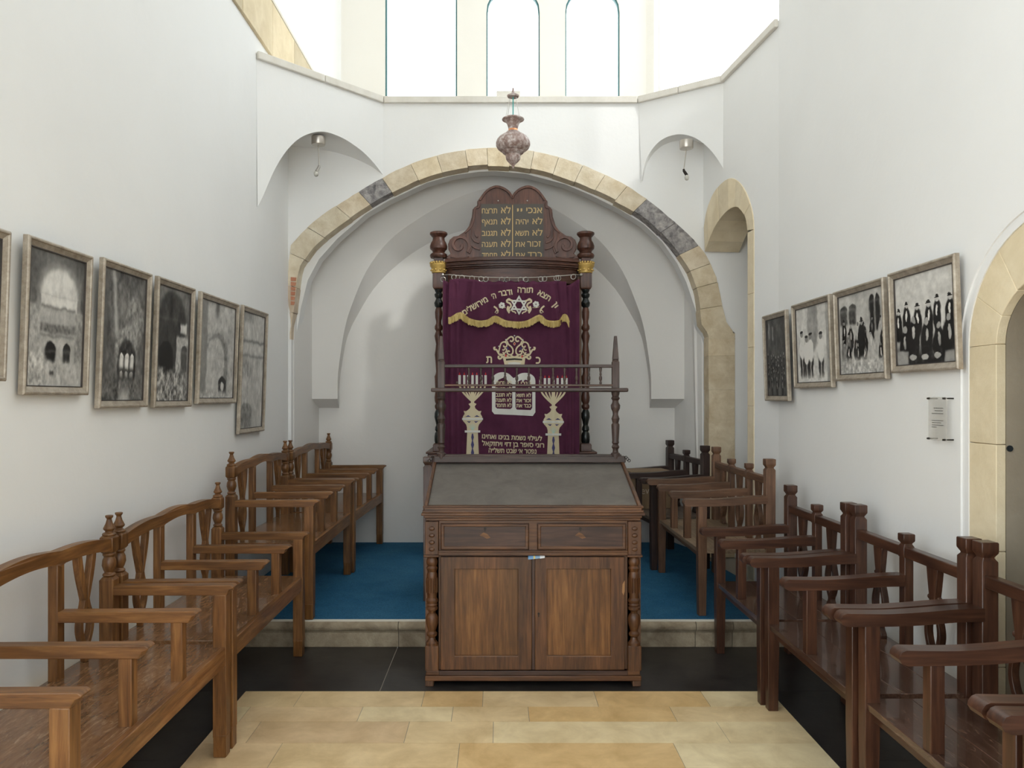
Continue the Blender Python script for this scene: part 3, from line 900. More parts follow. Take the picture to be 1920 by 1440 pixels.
# doors
for xa, xb, pa, pb, side in ((826, 997, 853, 971, 0), (1003, 1171, 1026, 1145, 1)):
    o = [(dx(xa), dz(1256)), (dx(xa), dz(1044)), (dx(xb), dz(1044)), (dx(xb), dz(1256))]
    i = [(dx(pa), dz(1230)), (dx(pa), dz(1067)), (dx(pb), dz(1067)), (dx(pb), dz(1230))]
    dr = MB().prism([o, i[::-1]], XYZ, -.004, .03).build('door', D['z'], desk, bevel=.003)
    MB().box(dx(pa) - .01, dx(pb) + .01, .008, .02, dz(1232), dz(1065)).build('panel', DP['z'], dr)
    MB().box(dx(pa) - .008, dx(pb) + .006, -.003, .012, dz(1232), dz(1229)).build('panel_sill', DP['x'], dr, bevel=.002)
    if side:
        MB().prism([arcpts(dx(1010), dz(1150), .006, 0, 360, 10)[:-1]], XYZ, -.007, -.003).box(dx(1010) - .003, dx(1010) + .003, -.0072, -.003, dz(1156), dz(1150)).build('keyhole', M['iron'], dr)
        MB().prism([[(dx(1171), dz(1088)), (dx(1167), dz(1095)), (dx(1166), dz(1110)), (dx(1169), dz(1116)), (dx(1171), dz(1108))]], XYZ, -.006, -.003).build('chipped_edge', M['chip'], dr)
MB().box(dx(997.5), dx(1002.5), .004, .03, dz(1256), dz(1046)).build('door_gap_strip', DD['z'], desk)
MB().box(dx(823), dx(1177), -.008, .05, dz(1266), dz(1257)).build('bottom_rail', DD['x'], desk, bevel=.003)
# cornice under the slope
m = MB()
for ya, yb, ex in ((976, 971, .004), (971, 966, .010), (966, 961, .024), (961, 956, .018), (956, 952, .012), (952, 948, .016)):
    m.box(dx(799) - ex, dx(1200) + ex, -ex, .03, dz(ya), dz(yb))
    for xs in (dx(799), dx(1200)):
        m.box(xs - ex, xs + ex, -.0, .30, dz(ya), dz(yb))
m.build('cornice', D['x'], desk, bevel=.003)
# slope
zf, zb_ = dz(950), EYE - (866 - CY) * 4.74 / F
slope = (zb_ - zf) / .60
m = MB(); m.hexa([(-.565, -.005, zf - .03), (.570, -.005, zf - .03), (.570, -.005, zf - .006), (-.565, -.005, zf - .006)], [(-.565, .60, zb_ - .03), (.570, .60, zb_ - .03), (.570, .60, zb_ - .006), (-.565, .60, zb_ - .006)])
m.build('writing_slope', M['felt'], desk)
for xs in ((dx(795.5), dx(802)), (dx(1196), dx(1203))):
    MB().hexa([(xs[0], -.012, zf - .03), (xs[1], -.012, zf - .03), (xs[1], -.012, zf + .008), (xs[0], -.012, zf + .008)],
              [(xs[0] , .60, zb_ - .03), (xs[1], .60, zb_ - .03), (xs[1], .60, zb_ + .010), (xs[0], .60, zb_ + .010)]).build('side_lip', D['y'], desk, bevel=.004)
MB().box(dx(795), dx(1203), -.016, .004, zf - .035, zf + .004).build('front_lip', D['x'], desk, bevel=.004)
K2 = F / 4.74
def gx(px): return (px - CX) / K2 - DC
def gz(py): return EYE - (py - CY) / K2
GY = 4.74 - DY
G = M['gal']
MB().box(gx(814), gx(1172), GY - .025, GY + .03, gz(867), gz(855)).box(gx(820), gx(1165), GY - .015, GY + .03, gz(858), gz(852)).build('rear_crossbar', G['x'], desk, bevel=.004)
MB().box(gx(809), gx(1176), GY - .05, GY + .05, gz(735), gz(727.5)).build('gallery_shelf', G['x'], desk, bevel=.008, seg=3)
MB().box(gx(832), gx(1151), GY - .018, GY + .018, gz(724.5), gz(720.5)).build('gallery_lower_rail', M['dk']['x'], desk, bevel=.003)
MB().box(gx(832), gx(1149), GY - .016, GY + .016, gz(689.5), gz(683.5)).build('gallery_top_rail', G['x'], desk, bevel=.004)
for c_ in (827.5, 1154):
    x = gx(c_)
    m = MB()
    pr = [(860, .026), (857, .028), (850, .028), (848, .018), (843, .016), (838, .024), (833, .016), (830, .022), (826, .020), (800, .025), (796, .025), (793, .018), (788, .022), (785, .025), (781, .020), (777, .016), (772, .018), (766, .027), (760, .029), (755, .020), (751, .018), (747, .027), (743, .020), (739, .024), (735, .026)]
    m.lathe([(r, gz(y)) for y, r in pr], (x, GY, 0), 16); m.build('turned_post', G['z'], desk)
    m = MB(); m.sq_lathe([(.0215, gz(728)), (.0215, gz(679)), (.017, gz(677))], (x, GY, 0)); m.lathe([(.020, gz(677.5)), (.020, gz(675)), (.016, gz(674))], (x, GY, 0), 12)
    m.sq_lathe([(.018, gz(674)), (.009, gz(632)), (.008, gz(630))], (x, GY, 0)); m.build('gallery_post', G['z'], desk, bevel=.002)
bal = None
for px in (879, 901.6, 924, 947, 969, 991.5, 1014, 1037, 1058.6, 1081, 1104, 1126):
    pr = [(720.5, .007), (717, .008), (715, .005), (711, .010), (707, .0095), (704, .005), (702, .0075), (699, .005), (694, .008), (691, .009), (689, .006)]
    if bal is None:
        m = MB(); m.lathe([(r, gz(y)) for y, r in pr], (0, 0, 0), 10)
        bal = m.build('baluster', G['z'], desk); bal.location = (gx(px), GY, 0)
    else:
        o = bal.copy(); COL.objects.link(o); o.location = (gx(px), GY, 0)
MB().lathe([(.006, gz(720.5)), (.009, gz(718)), (.005, gz(715))], (gx(857), GY, 0), 8).build('broken_baluster', G['z'], desk)
# chain hooks at the two rear corners
for c_, s_ in ((812, -1), (1172, 1)):
    m = MB()
    for k in range(3):
        cx_, cz_2 = gx(c_ + s_ * k * 3), gz(857 + k * 3.0)
        m.tube([(cx_ + .008 * math.cos(a), GY - .03 + .006 * math.sin(a) * (k % 2), cz_2 + .008 * math.sin(a)) for a in [2 * math.pi * q / 10 for q in range(10)]], .0022, 5, closed=True)
    m.build('hook_ring', M['iron'], desk)
# folded paper tucked between drawer and door
p = MB(); p.tint = (.15, .30, .55)
M['paper'] = mat('paper', (.8, .8, .8), .7); a_t = N(M['paper'], 'ShaderNodeAttribute', attribute_name='tint'); setc(M['paper'], a_t.outputs[0])
for i, (xa, xb, c_) in enumerate(((990, 1000, (.16, .33, .58)), (1000, 1003, (.75, .6, .2)), (1003, 1012, (.25, .42, .62)), (1012, 1021, (.8, .82, .85)))):
    p.tint = c_
    p.hexa([(dx(xa), -.006, dz(1046 - i * .6)), (dx(xb), -.008, dz(1046 - i * .7)), (dx(xb), -.008, dz(1041)), (dx(xa), -.006, dz(1041))],
           [(dx(xa), -.030, dz(1047 - i * .6)), (dx(xb), -.030, dz(1046 - i * .7)), (dx(xb), -.030, dz(1042.5)), (dx(xa), -.030, dz(1042.5))])
o = p.build('folded_paper', M['paper']); o.location = (DC, DY, 0)
tag(o, 'small folded blue and white paper tucked above the cupboard doors of the reading desk', 'paper')
# ------------------------------------------------------------------ ark
AD = 6.70
def ax(px, d=AD): return (px - CX) * d / F
def az(py, d=AD): return EYE - (py - CY) * d / F
PXM = AD / F     # metres per photo pixel at the ark
AL = Vector((ax(960), AD, ZP + .006))
M['ak'] = woods('ark_wood', dark=(.045, .016, .010), mid=(.095, .036, .022), light=(.16, .066, .042), rough=.34)
M['akb'] = mat('black_lacquered_turning', (.012, .014, .013), .25)
M['gold'] = mat('gold_paint', (.55, .36, .10), .4, .35)
v = coords(M['gold']); bump(M['gold'], noise(M['gold'], v, 60, 6, .7), .5, .004)
M['plaque'] = mat('dark_plaque', (.05, .042, .032), .5)
M['giltletter'] = mat('faded_gilt_lettering', (.42, .29, .12), .5)
A = M['ak']
def rel(o, loc=AL):
    o.data.transform(Matrix.Translation(-Vector(loc))); return o
ark = thing('torah_ark', 'tall dark wooden ark cabinet with turned columns and double round-topped tablets, in the alcove', 'cabinet', AL)
m = MB(); m.box(ax(808), ax(1110), AD - .04, 7.32, ZP + .006, az(858)); rel(m.build('lower_cabinet', A['z'], ark, bevel=.004))
m = MB(); m.box(ax(800), ax(1117.5), AD - .085, 7.33, az(850), az(846)); m.box(ax(803), ax(1114), AD - .08, 7.33, az(856), az(850)); rel(m.build('cornice_shelf', A['x'], ark, bevel=.006))
m = MB(); m.box(ax(829), ax(1091), AD + .10, 7.30, az(846), az(500)); rel(m.build('body', M['wl']['z'] if 0 else A['z'], ark, bevel=.003))
for a, b in ((829, 836), (1083, 1091)):
    m = MB(); m.box(ax(a), ax(b), AD + .02, AD + .12, az(846), az(518)); rel(m.build('upright', M['wl']['z'], ark, bevel=.003))
for c in (822.5, 1098):
    x = ax(c); P_ = PXM
    m = MB(); m.sq_lathe([(10 * P_, az(846)), (10 * P_, az(834)), (8.5 * P_, az(831))], (x, AD, 0)); rel(m.build('column_base', A['z'], ark, bevel=.004))
    low = [(831, 7), (826, 8), (818, 8), (812, 7), (809, 5), (806, 7), (801, 6.5), (797, 4.5), (790, 6), (782, 8), (774, 7.5), (768, 5)]
    mid = [(768, 5), (765, 7), (761, 7.5), (757, 5.5), (752, 7.5), (745, 8), (735, 6.5), (710, 7.5), (706, 8), (702, 6), (697, 5), (680, 6), (665, 7.5), (655, 6), (645, 5), (636, 7), (630, 8), (625, 6.5), (621, 5), (617, 7.5), (612, 7.5), (607, 5), (602, 5), (596, 6.5), (585, 7), (580, 6), (577, 5)]
    up = [(577, 5), (574, 7.5), (568, 8.5), (564, 6.5), (560, 5), (556, 7.5), (552, 8), (549, 5.5), (545, 7.5), (542, 7)]
    for nm, pr, mt in (('black_turned_foot', low, M['akb']), ('column', mid, A['z']), ('black_turned_neck', up, M['akb'])):
        m = MB(); m.lathe([(r * P_, az(y)) for y, r in pr], (x, AD, 0), 16); rel(m.build(nm, mt, ark))
    m = MB(); m.sq_lathe([(8.5 * P_, az(543)), (10.5 * P_, az(539)), (10.5 * P_, az(513))], (x, AD, 0)); m.sq_lathe([(8.5 * P_, az(513)), (8.5 * P_, az(482))], (x, AD, 0)); rel(m.build('column_block', A['z'], ark, bevel=.003))
    m = MB(); m.lathe([(10 * P_, az(485)), (15 * P_, az(484)), (16.5 * P_, az(480)), (15.5 * P_, az(477)), (11 * P_, az(474)), (12 * P_, az(471)), (16 * P_, az(467)), (16.5 * P_, az(462)), (14.5 * P_, az(456)), (11.5 * P_, az(451)), (11 * P_, az(446)), (14 * P_, az(443)), (16.5 * P_, az(440)), (16.5 * P_, az(437)), (14 * P_, az(435.5)), (3 * P_, az(437))], (x, AD, 0), 22)
    rel(m.build('urn_finial', A['z'], ark))
    m = MB(); m.lathe([(12 * P_, az(513)), (13 * P_, az(512)), (13.5 * P_, az(504)), (16 * P_, az(500)), (16.5 * P_, az(497)), (15.5 * P_, az(495)), (11 * P_, az(495))], (x, AD, 0), 20)
    for k in range(18):
        a = 2 * math.pi * k / 18
        m.ball((x + 15 * P_ * math.cos(a), AD + 15 * P_ * math.sin(a), az(493.5)), (.011, .011, .012), 6)
    for k in range(10):
        a = 2 * math.pi * k / 10
        m.ball((x + 13.5 * P_ * math.cos(a), AD + 13.5 * P_ * math.sin(a), az(507)), (.012, .012, .010), 6)
    rel(m.build('gilt_crown_collar', M['gold'], ark))
# bowed entablature
m = MB()
def bow(xa, xb, ext, z0, z1):
    n = 16
    fr_ = [(xa + (xb - xa) * i / n, AD - .0 - ext - .13 * (1 - (2 * i / n - 1) ** 2)) for i in range(n + 1)]
    m.prism([fr_ + [(xb, 7.28), (xa, 7.28)]], XYU, z0, z1)
for ya, yb, e, ins in ((532, 506, -.02, 3), (506, 503.5, .0, 2), (503.5, 500, .025, 0), (500, 497, .04, -1), (497, 494, .03, 0), (494, 490, .055, -2), (490, 487, .045, -1)):
    bow(ax(836 + ins), ax(1084 - ins), e, az(ya), az(yb))
rel(m.build('bowed_entablature', A['x'], ark, bevel=.004, smooth=30))
# pediment
half = [(960.5, 369), (955, 362), (947, 356), (938, 352.5), (930, 351.5), (920, 354), (911, 360), (904, 368), (899, 376), (895, 380.5), (895, 388), (890, 391.5), (886.5, 396), (885, 410), (880, 426), (873, 436), (867, 440), (860, 444.5), (851, 446), (844, 452), (841, 460), (841.5, 470), (846, 478), (839, 483), (837, 488)]
half = half[:1] + half[1:]
ol = half + [(1921 - x, y) for x, y in half[1:]][::-1]
PT = lambda u, v_, t: (ax(u), AD - .06 - t, az(v_))
m = MB(); m.prism([ol], PT, -.05, 0); rel(m.build('pediment_board', A['z'], ark, bevel=.006))
rim = [(x, y) for x, y in half[:9]]
def ribbon(mb, pts, w, mp, t0, t1, n=3, taper=False):
    pts = refine(pts, n) if len(pts) > 2 else pts
    Lf, Rt = [], []
    N_ = len(pts)
    for i, p in enumerate(pts):
        a, b = pts[max(i - 1, 0)], pts[min(i + 1, N_ - 1)]
        dx_, dy_ = b[0] - a[0], b[1] - a[1]; l = math.hypot(dx_, dy_) or 1
        ww = w / 2 * ((1 - .8 * i / (N_ - 1)) if taper else 1)
        Lf.append((p[0] - dy_ / l * ww, p[1] + dx_ / l * ww)); Rt.append((p[0] + dy_ / l * ww, p[1] - dx_ / l * ww))
    vs_ = []
    for t in (t0, t1):
        for a, b in zip(Lf, Rt): vs_ += [mp(a[0], a[1], t), mp(b[0], b[1], t)]
    n2 = 2 * N_; fs = []
    for i in range(N_ - 1):
        a = 2 * i
        fs += [(a, a + 1, a + 3, a + 2), (n2 + a, n2 + a + 2, n2 + a + 3, n2 + a + 1), (a, a + 2, n2 + a + 2, n2 + a), (a + 1, n2 + a + 1, n2 + a + 3, a + 3)]
    fs += [(0, n2, n2 + 1, 1), (n2 - 2, n2 - 1, 2 * n2 - 1, 2 * n2 - 2)]
    mb.add(vs_, fs)
m = MB()
inner = [(960.5, 385), (957, 376), (950, 364), (940, 357.5), (931, 356), (920, 359.5), (911, 367), (905, 376), (902, 386)]
ribbon(m, [(960.5, 375), (955.5, 366), (947, 359), (938, 355), (930, 354), (920.5, 357), (912, 363), (905.5, 371), (900, 379)], 4.5, PT, 0, .014)
ribbon(m, [(960.5, 375), (965.5, 366), (974, 359), (983, 355), (991, 354), (1000.5, 357), (1009, 363), (1015.5, 371), (1021, 379)], 4.5, PT, 0, .014)
for pts in ([(898, 383), (898, 392), (891, 395), (889, 412), (883, 429), (872, 439.5)],):
    ribbon(m, pts, 3.5, PT, 0, .012); ribbon(m, [(1921 - x, y) for x, y in pts], 3.5, PT, 0, .012)
for sg in (0, 1):
    fx = (lambda x: x) if not sg else (lambda x: 1921 - x)
    sp = [(fx(862 + r * math.cos(math.radians(a))), 463 + r * math.sin(math.radians(a))) for a, r in [(40 - 30 * k, 20 - 1.15 * k) for k in range(15)]]
    ribbon(m, sp, 5.0, PT, 0, .022, 2)
    for pts in ([(900, 470), (888, 466), (878, 455), (876, 440)], [(899, 458), (890, 455), (884, 446), (885, 432)], [(896, 448), (892, 444), (890, 436)], [(880, 478), (884, 468), (880, 458)], [(846, 483), (860, 486), (880, 484)]):
        ribbon(m, [(fx(x), y) for x, y in pts], 4, PT, 0, .018, 3, True)
rel(m.build('carved_scrollwork', A['z'], ark, smooth=30, bevel=.004))
m = MB()
for c in (931, 990):
    m.prism([[(c - 27.5, 487), (c - 27.5, 386)] + [(c + 27.5 * math.cos(math.radians(a)), 386 - 28 * math.sin(math.radians(a))) for a in range(170, 9, -10)] + [(c + 27.5, 386), (c + 27.5, 487)]], PT, 0, .004)
rel(m.build('tablet', A['z'], ark))
m = MB(); m.prism([[(902.5, 487), (902.5, 386), (959.3, 386), (959.3, 487)]], PT, .004, .007); m.prism([[(962.2, 487), (962.2, 386), (1018, 386), (1018, 487)]], PT, .004, .007)
pq = rel(m.build('lettered_plaque', M['plaque'], ark))
MB_ = MB(); ribbon(MB_, [(960.8, 388), (960.8, 487)], 1.6, PT, .004, .009); rel(MB_.build('divider', M['giltletter'], ark))

_dg = None
def text_into(mb, body, cx_, cy_, h, mp, t, width=None, rot=0, bold=.02, rtl=True):
    """adds flat lettering: centre (cx_, cy_) and letter height h in photo pixels"""
    c = bpy.data.curves.new('t', 'FONT'); c.body = body[::-1] if rtl else body; c.resolution_u = 3; c.fill_mode = 'NONE'
    o = bpy.data.objects.new('t', c); COL.objects.link(o)
    dg = bpy.context.evaluated_depsgraph_get()
    me = bpy.data.meshes.new_from_object(o.evaluated_get(dg))
    # every contour is filled by itself (some letters are built of overlapping strokes); contours turned the other way are holes
    vs_ = [v.co.copy() for v in me.vertices]; nb = {}
    for e_ in me.edges:
        for p_, q_ in ((e_.vertices[0], e_.vertices[1]), (e_.vertices[1], e_.vertices[0])): nb.setdefault(p_, []).append(q_)
    seen = set(); loops_ = []
    for s0 in range(len(vs_)):
        if s0 in seen or s0 not in nb: continue
        lp_ = [s0]; seen.add(s0); cur_ = s0
        while True:
            nx_ = [q_ for q_ in nb[cur_] if q_ not in seen]
            if not nx_: break
            cur_ = min(nx_, key=lambda q_: (q_ - cur_) % len(vs_)); lp_.append(cur_); seen.add(cur_)
        if len(lp_) > 2: loops_.append(lp_)
    area = lambda l_: sum(vs_[l_[i]].x * vs_[l_[(i + 1) % len(l_)]].y - vs_[l_[(i + 1) % len(l_)]].x * vs_[l_[i]].y for i in range(len(l_))) / 2
    sg_ = 1 if sum(area(l_) for l_ in loops_) > 0 else -1
    outs = [l_ for l_ in loops_ if area(l_) * sg_ > 0]; holes = [l_ for l_ in loops_ if area(l_) * sg_ <= 0]
    fs = []
    for ol_ in outs:
        X0_, X1_ = min(vs_[i].x for i in ol_), max(vs_[i].x for i in ol_)
        Y0_, Y1_ = min(vs_[i].y for i in ol_), max(vs_[i].y for i in ol_)
        grp = [ol_] + [h_ for h_ in holes if all(X0_ < vs_[i].x < X1_ and Y0_ < vs_[i].y < Y1_ for i in h_)]
        flat_ = [i for l_ in grp for i in l_]
        fs += [tuple(flat_[k] for k in t_) for t_ in geometry.tessellate_polygon([[Vector((vs_[i].x, vs_[i].y, 0)) for i in l_] for l_ in grp])]
    bpy.data.objects.remove(o); bpy.data.curves.remove(c); bpy.data.meshes.remove(me)
    x0, x1 = min(v.x for v in vs_), max(v.x for v in vs_)
    sy = h / .60; sx = width / (x1 - x0) if width else sy * .9
    ca, sa = math.cos(math.radians(rot)), math.sin(math.radians(rot))
    for k, (ox, oy) in enumerate([(0, 0)] if not bold or not rtl else [(-bold, 0), (bold, 0), (0, bold), (0, -bold)]):
        out = []
        for v in vs_:
            a, b = (v.x + ox - (x0 + x1) / 2) * sx, (v.y + oy - .30) * sy
            out.append(mp(cx_ + a * ca - b * sa, cy_ - (a * sa + b * ca), t + k * .0002))
        mb.add(out, fs)
def GW(wd, x, y, h, w_):
    m = MB(); text_into(m, wd, x, y, h, PT, .0078, w_, bold=.012); rel(m.build('gilt_word', M['giltletter'], pq, smooth=0, fix=False))
rowy = [398, 418.5, 439.7, 460.3, 480.5]
for (w1, w2), y in zip((('לא', 'תרצח'), ('לא', 'תנאף'), ('לא', 'תגנוב'), ('לא', 'תענה'), ('לא', 'תחמד')), rowy):
    GW(w1, 948.3, y, 10.5, 17.5)
    GW(w2, 918, y + 1, 9, 28)
for (w1, xa, wa), (w2, xb, wb), y in zip((('אנכי', 1001, 29), ('לא', 1007, 18.5), ('לא', 1007, 18.5), ('זכור', 1000.5, 25), ('כבד', 1002, 26)),
                                          (('יי', 974, 9), ('יהיה', 978.5, 23), ('תשא', 978.5, 25), ('את', 975, 17.5), ('את', 975, 17.5)), rowy):
    GW(w1, xa, y, 10, wa)
    GW(w2, xb, y + .8, 9, wb)
m = MB()
for x in (934, 988): m.ball(PT(x, 380, .006), .006, 6)
rel(m.build('nail_heads', mat('bright_nail', (.8, .8, .78), .3, .5), ark))
# curtain wire
wire = []
for i in range(21):
    t = i / 20; px = 829 + (1091 - 829) * t
    wire.append((ax(px, 6.56), 6.56 if .02 < t < .98 else 6.62, az(513.5 + 3 * t * 0 + 9 * (1 - (2 * t - 1) ** 2) * .8 + (1 - t) * 0, 6.56)))
M['steel'] = mat('dull_steel', (.45, .43, .40), .35, .8)
m = MB(); m.tube(wire, .0035, 6); m.ball(wire[0], .014, 8); m.ball(wire[-1], .014, 8); m.tube([wire[0], (wire[0][0], 6.66, wire[0][2])], .006, 6); m.tube([wire[-1], (wire[-1][0], 6.66, wire[-1][2])], .006, 6)
rel(m.build('curtain_wire', M['steel'], ark))

# ------------------------------------------------------------------ curtain
M['velvet'] = mat('purple_velvet', (.10, .015, .042), .85, spec=.2)
vb_ = M['velvet'].node_tree.nodes['Principled BSDF']
vb_.inputs['Sheen Weight'].default_value = .8; vb_.inputs['Sheen Roughness'].default_value = .35; vb_.inputs['Sheen Tint'].default_value = (.75, .28, .45, 1)
v = coords(M['velvet']); setc(M['velvet'], ramp(M['velvet'], noise(M['velvet'], v, 5, 5, .6), [(.3, (.062, .014, .035)), (.7, (.095, .024, .054))]))
M['cream'] = mat('cream_embroidery', (.62, .53, .35), .7); v = coords(M['cream']); bump(M['cream'], noise(M['cream'], v, 300, 3, .8), .5, .002)
M['silver'] = mat('silver_embroidery', (.62, .61, .56), .5); v = coords(M['silver']); bump(M['silver'], noise(M['silver'], v, 300, 3, .8), .5, .002)
M['redthread'] = mat('red_thread', (.50, .02, .02), .6); M['bluethread'] = mat('dark_blue_thread', (.035, .03, .13), .6); M['greenthread'] = mat('pale_green_thread', (.42, .58, .50), .6)
M['fringe'] = mat('gold_fringe', (.52, .38, .12), .6); v = coords(M['fringe'], (1, 1, .05)); setc(M['fringe'], ramp(M['fringe'], noise(M['fringe'], v, 120, 3, .7), [(.3, (.30, .20, .05)), (.7, (.66, .50, .19))]))
CD = 6.56
def cxw(px): return (px - CX) * CD / F
def czw(py): return EYE - (py - CY) * CD / F
def sm(a, b, x): t = max(0, min(1, (x - a) / (b - a))); return t * t * (3 - 2 * t)
def cloth_y(px, py):
    side = 1 - sm(845, 880, px) + sm(1045, 1070, px)
    y = CD + .010 * math.sin(px * .055 + 1 + py * .003) + (.005 + .010 * side) * math.sin(px * .21 + .5) + .010 * side * math.sin(px * .42 + 1.3)
    for c, w, a in ((874, 6, .012), (858, 5, .008), (1034, 7, .010), (1052, 5, .012), (1067, 4, .016), (1077, 4, .012), (846, 4, .012)):
        y -= a * math.exp(-((px - c - (py - 600) * .01) / w) ** 2)
    return y
CL = Vector((cxw(959), CD, .62))
cur = thing('ark_curtain', 'purple velvet curtain with cream and silver embroidery, hanging in front of the ark', 'curtain', CL)
def grid_mesh(x0, x1, ytop, ybot, fn, nx, ny, mb):
    vs_ = []; 
    for j in range(ny + 1):
        for i in range(nx + 1):
            px = x0 + (x1 - x0) * i / nx
            a, b = ytop(px), ybot(px)
            py = a + (b - a) * j / ny
            vs_.append((cxw(px), fn(px, py), czw(py)))
    fs = [(j * (nx + 1) + i, j * (nx + 1) + i + 1, (j + 1) * (nx + 1) + i + 1, (j + 1) * (nx + 1) + i) for j in range(ny) for i in range(nx)]
    mb.add(vs_, fs)
def topy(px):
    if px > 1056: return 530 + 6 * sm(1056, 1062, px) - 12 * sm(1064, 1086, px)
    return 528 - 1.5 * math.cos((px - 832) * .3)
m = MB(); grid_mesh(831, 1086.5, topy, lambda x: 952, cloth_y, 150, 60, m)
o = rel(m.build('cloth', M['velvet'], cur, smooth=180, fix=False), CL)
sd = o.modifiers.new('thickness', 'SOLIDIFY'); sd.thickness = .004; sd.offset = -1
VD = lambda px, py: CD - .030 - .012 * math.sin(px * .10 + .8) - .009 * math.sin(px * .23 + py * .02) - .018 * math.exp(-((px - 889 + (py - 530) * .15) / 6) ** 2) - .016 * math.exp(-((px - 1037 - (py - 530) * .12) / 5) ** 2) + .03 * math.exp(-((px - 1047 - (py - 530) * .06) / 2.5) ** 2)
tx = [841, 846, 864, 880, 899, 915, 928, 946, 968, 990, 1010.6, 1022, 1034, 1048, 1056, 1062, 1066]
tb = [597, 597, 588, 600, 604, 602, 594.5, 603, 606, 603, 593, 602, 604, 603, 592, 594, 606]
ybv = lambda px: float(np.interp(px, tx, tb))
def vmap(px, py):     # the valance flares slightly towards its lower edge
    return px
ytv = lambda px: float(np.interp(px, [841, 848, 870, 890, 915, 1010, 1050, 1066], [526, 523.5, 523, 527, 531, 530.5, 528, 529]))
vm = MB(); vs_ = []; nx, ny = 110, 14
def flare(px, py):
    t = (py - 525) / 80
    s = .955 + .045 * t if px > 950 else .975 + .025 * t
    return 950 + (px - 950) * s
for j in range(ny + 1):
    for i in range(nx + 1):
        px = 840.5 + (1066 - 840.5) * i / nx
        a, b = ytv(px), ybv(px); py = a + (b - a) * j / ny
        vs_.append((cxw(flare(px, py)), VD(px, py), czw(py)))
vm.add(vs_, [(j * (nx + 1) + i, j * (nx + 1) + i + 1, (j + 1) * (nx + 1) + i + 1, (j + 1) * (nx + 1) + i) for j in range(ny) for i in range(nx)])
val = rel(vm.build('valance', M['velvet'], cur, smooth=180, fix=False), CL)
sd = val.modifiers.new('thickness', 'SOLIDIFY'); sd.thickness = .004; sd.offset = -1
fm = MB(); random.seed(9)
xs = 841.0
while xs < 1066:
    w_ = 1.3; b0, b1 = ybv(xs), ybv(xs + w_)
    ln = 10.5 + random.uniform(-1.2, 1.2); sk = random.uniform(-.5, .5); yy = random.uniform(0, .006)
    q = lambda px, py, t: (cxw(px), VD(min(px, 1066), 600) - .006 - t, czw(py))
    fm.hexa([q(xs, b0 + ln, yy), q(xs + w_, b1 + ln, yy), q(xs + w_, b1 - 1.5, .001), q(xs, b0 - 1.5, .001)], [q(xs + sk, b0 + ln, yy + .004), q(xs + w_ + sk, b1 + ln, yy + .004), q(xs + w_, b1 - 1.5, .006), q(xs, b0 - 1.5, .006)])
    xs += w_ * .98
rel(fm.build('gold_fringe', M['fringe'], cur, smooth=0), CL).parent = val
fm = MB(); ribbon(fm, list(zip(tx, [b - .5 for b in tb])), 3.2, lambda u, v_, t: (cxw(u), VD(min(max(u, 841), 1066), 600) - .006 - t, czw(v_)), .002, .009, 3)
rel(fm.build('fringe_braid', M['fringe'], cur, smooth=30), CL).parent = val
for px in (831, 851, 866, 885, 902, 911, 941, 951, 976, 986, 1014, 1021, 1043, 1047, 1075):
    t = (px - 829) / 262
    zc = az(513.5 + 7.2 * (1 - (2 * t - 1) ** 2), 6.56) - .017
    if px == 831: zc -= .03
    rr = .021
    X = ax(px, 6.56)
    m = MB(); tw = random.uniform(-.4, .4)
    m.tube([(X + rr * math.cos(a) * math.cos(tw), 6.56 + rr * math.cos(a) * math.sin(tw), zc + rr * math.sin(a)) for a in [2 * math.pi * k / 16 for k in range(16)]], .0032, 5, closed=True)
    rel(m.build('ring', M['steel'], cur), CL)
# embroidery: laid out flat, cut fine, then laid on the folds
RAW = lambda u, v_, t: (u, v_, t)
def emb(name, mb, mt, surf, parent=None, smooth=0):
    me = bpy.data.meshes.new(name); me.from_pydata(mb.v, [], mb.f); me.materials.append(mt)
    bm = bmesh.new(); bm.from_mesh(me)
    for _ in range(8):
        bmesh.ops.triangulate(bm, faces=[f_ for f_ in bm.faces if len(f_.verts) > 3])
        lg = [e for e in bm.edges if math.hypot(e.verts[0].co.x - e.verts[1].co.x, e.verts[0].co.y - e.verts[1].co.y) > 2.4]
        if not lg: break
        bmesh.ops.subdivide_edges(bm, edges=lg, cuts=1)
    bmesh.ops.triangulate(bm, faces=[f_ for f_ in bm.faces if len(f_.verts) > 3])
    for v_ in bm.verts: v_.co = surf(v_.co.x, v_.co.y, v_.co.z)
    bmesh.ops.recalc_face_normals(bm, faces=bm.faces)
    bm.to_mesh(me); bm.free()
    me.transform(Matrix.Translation(-CL))
    o = bpy.data.objects.new(name, me); COL.objects.link(o); o.parent = parent or cur
    return o
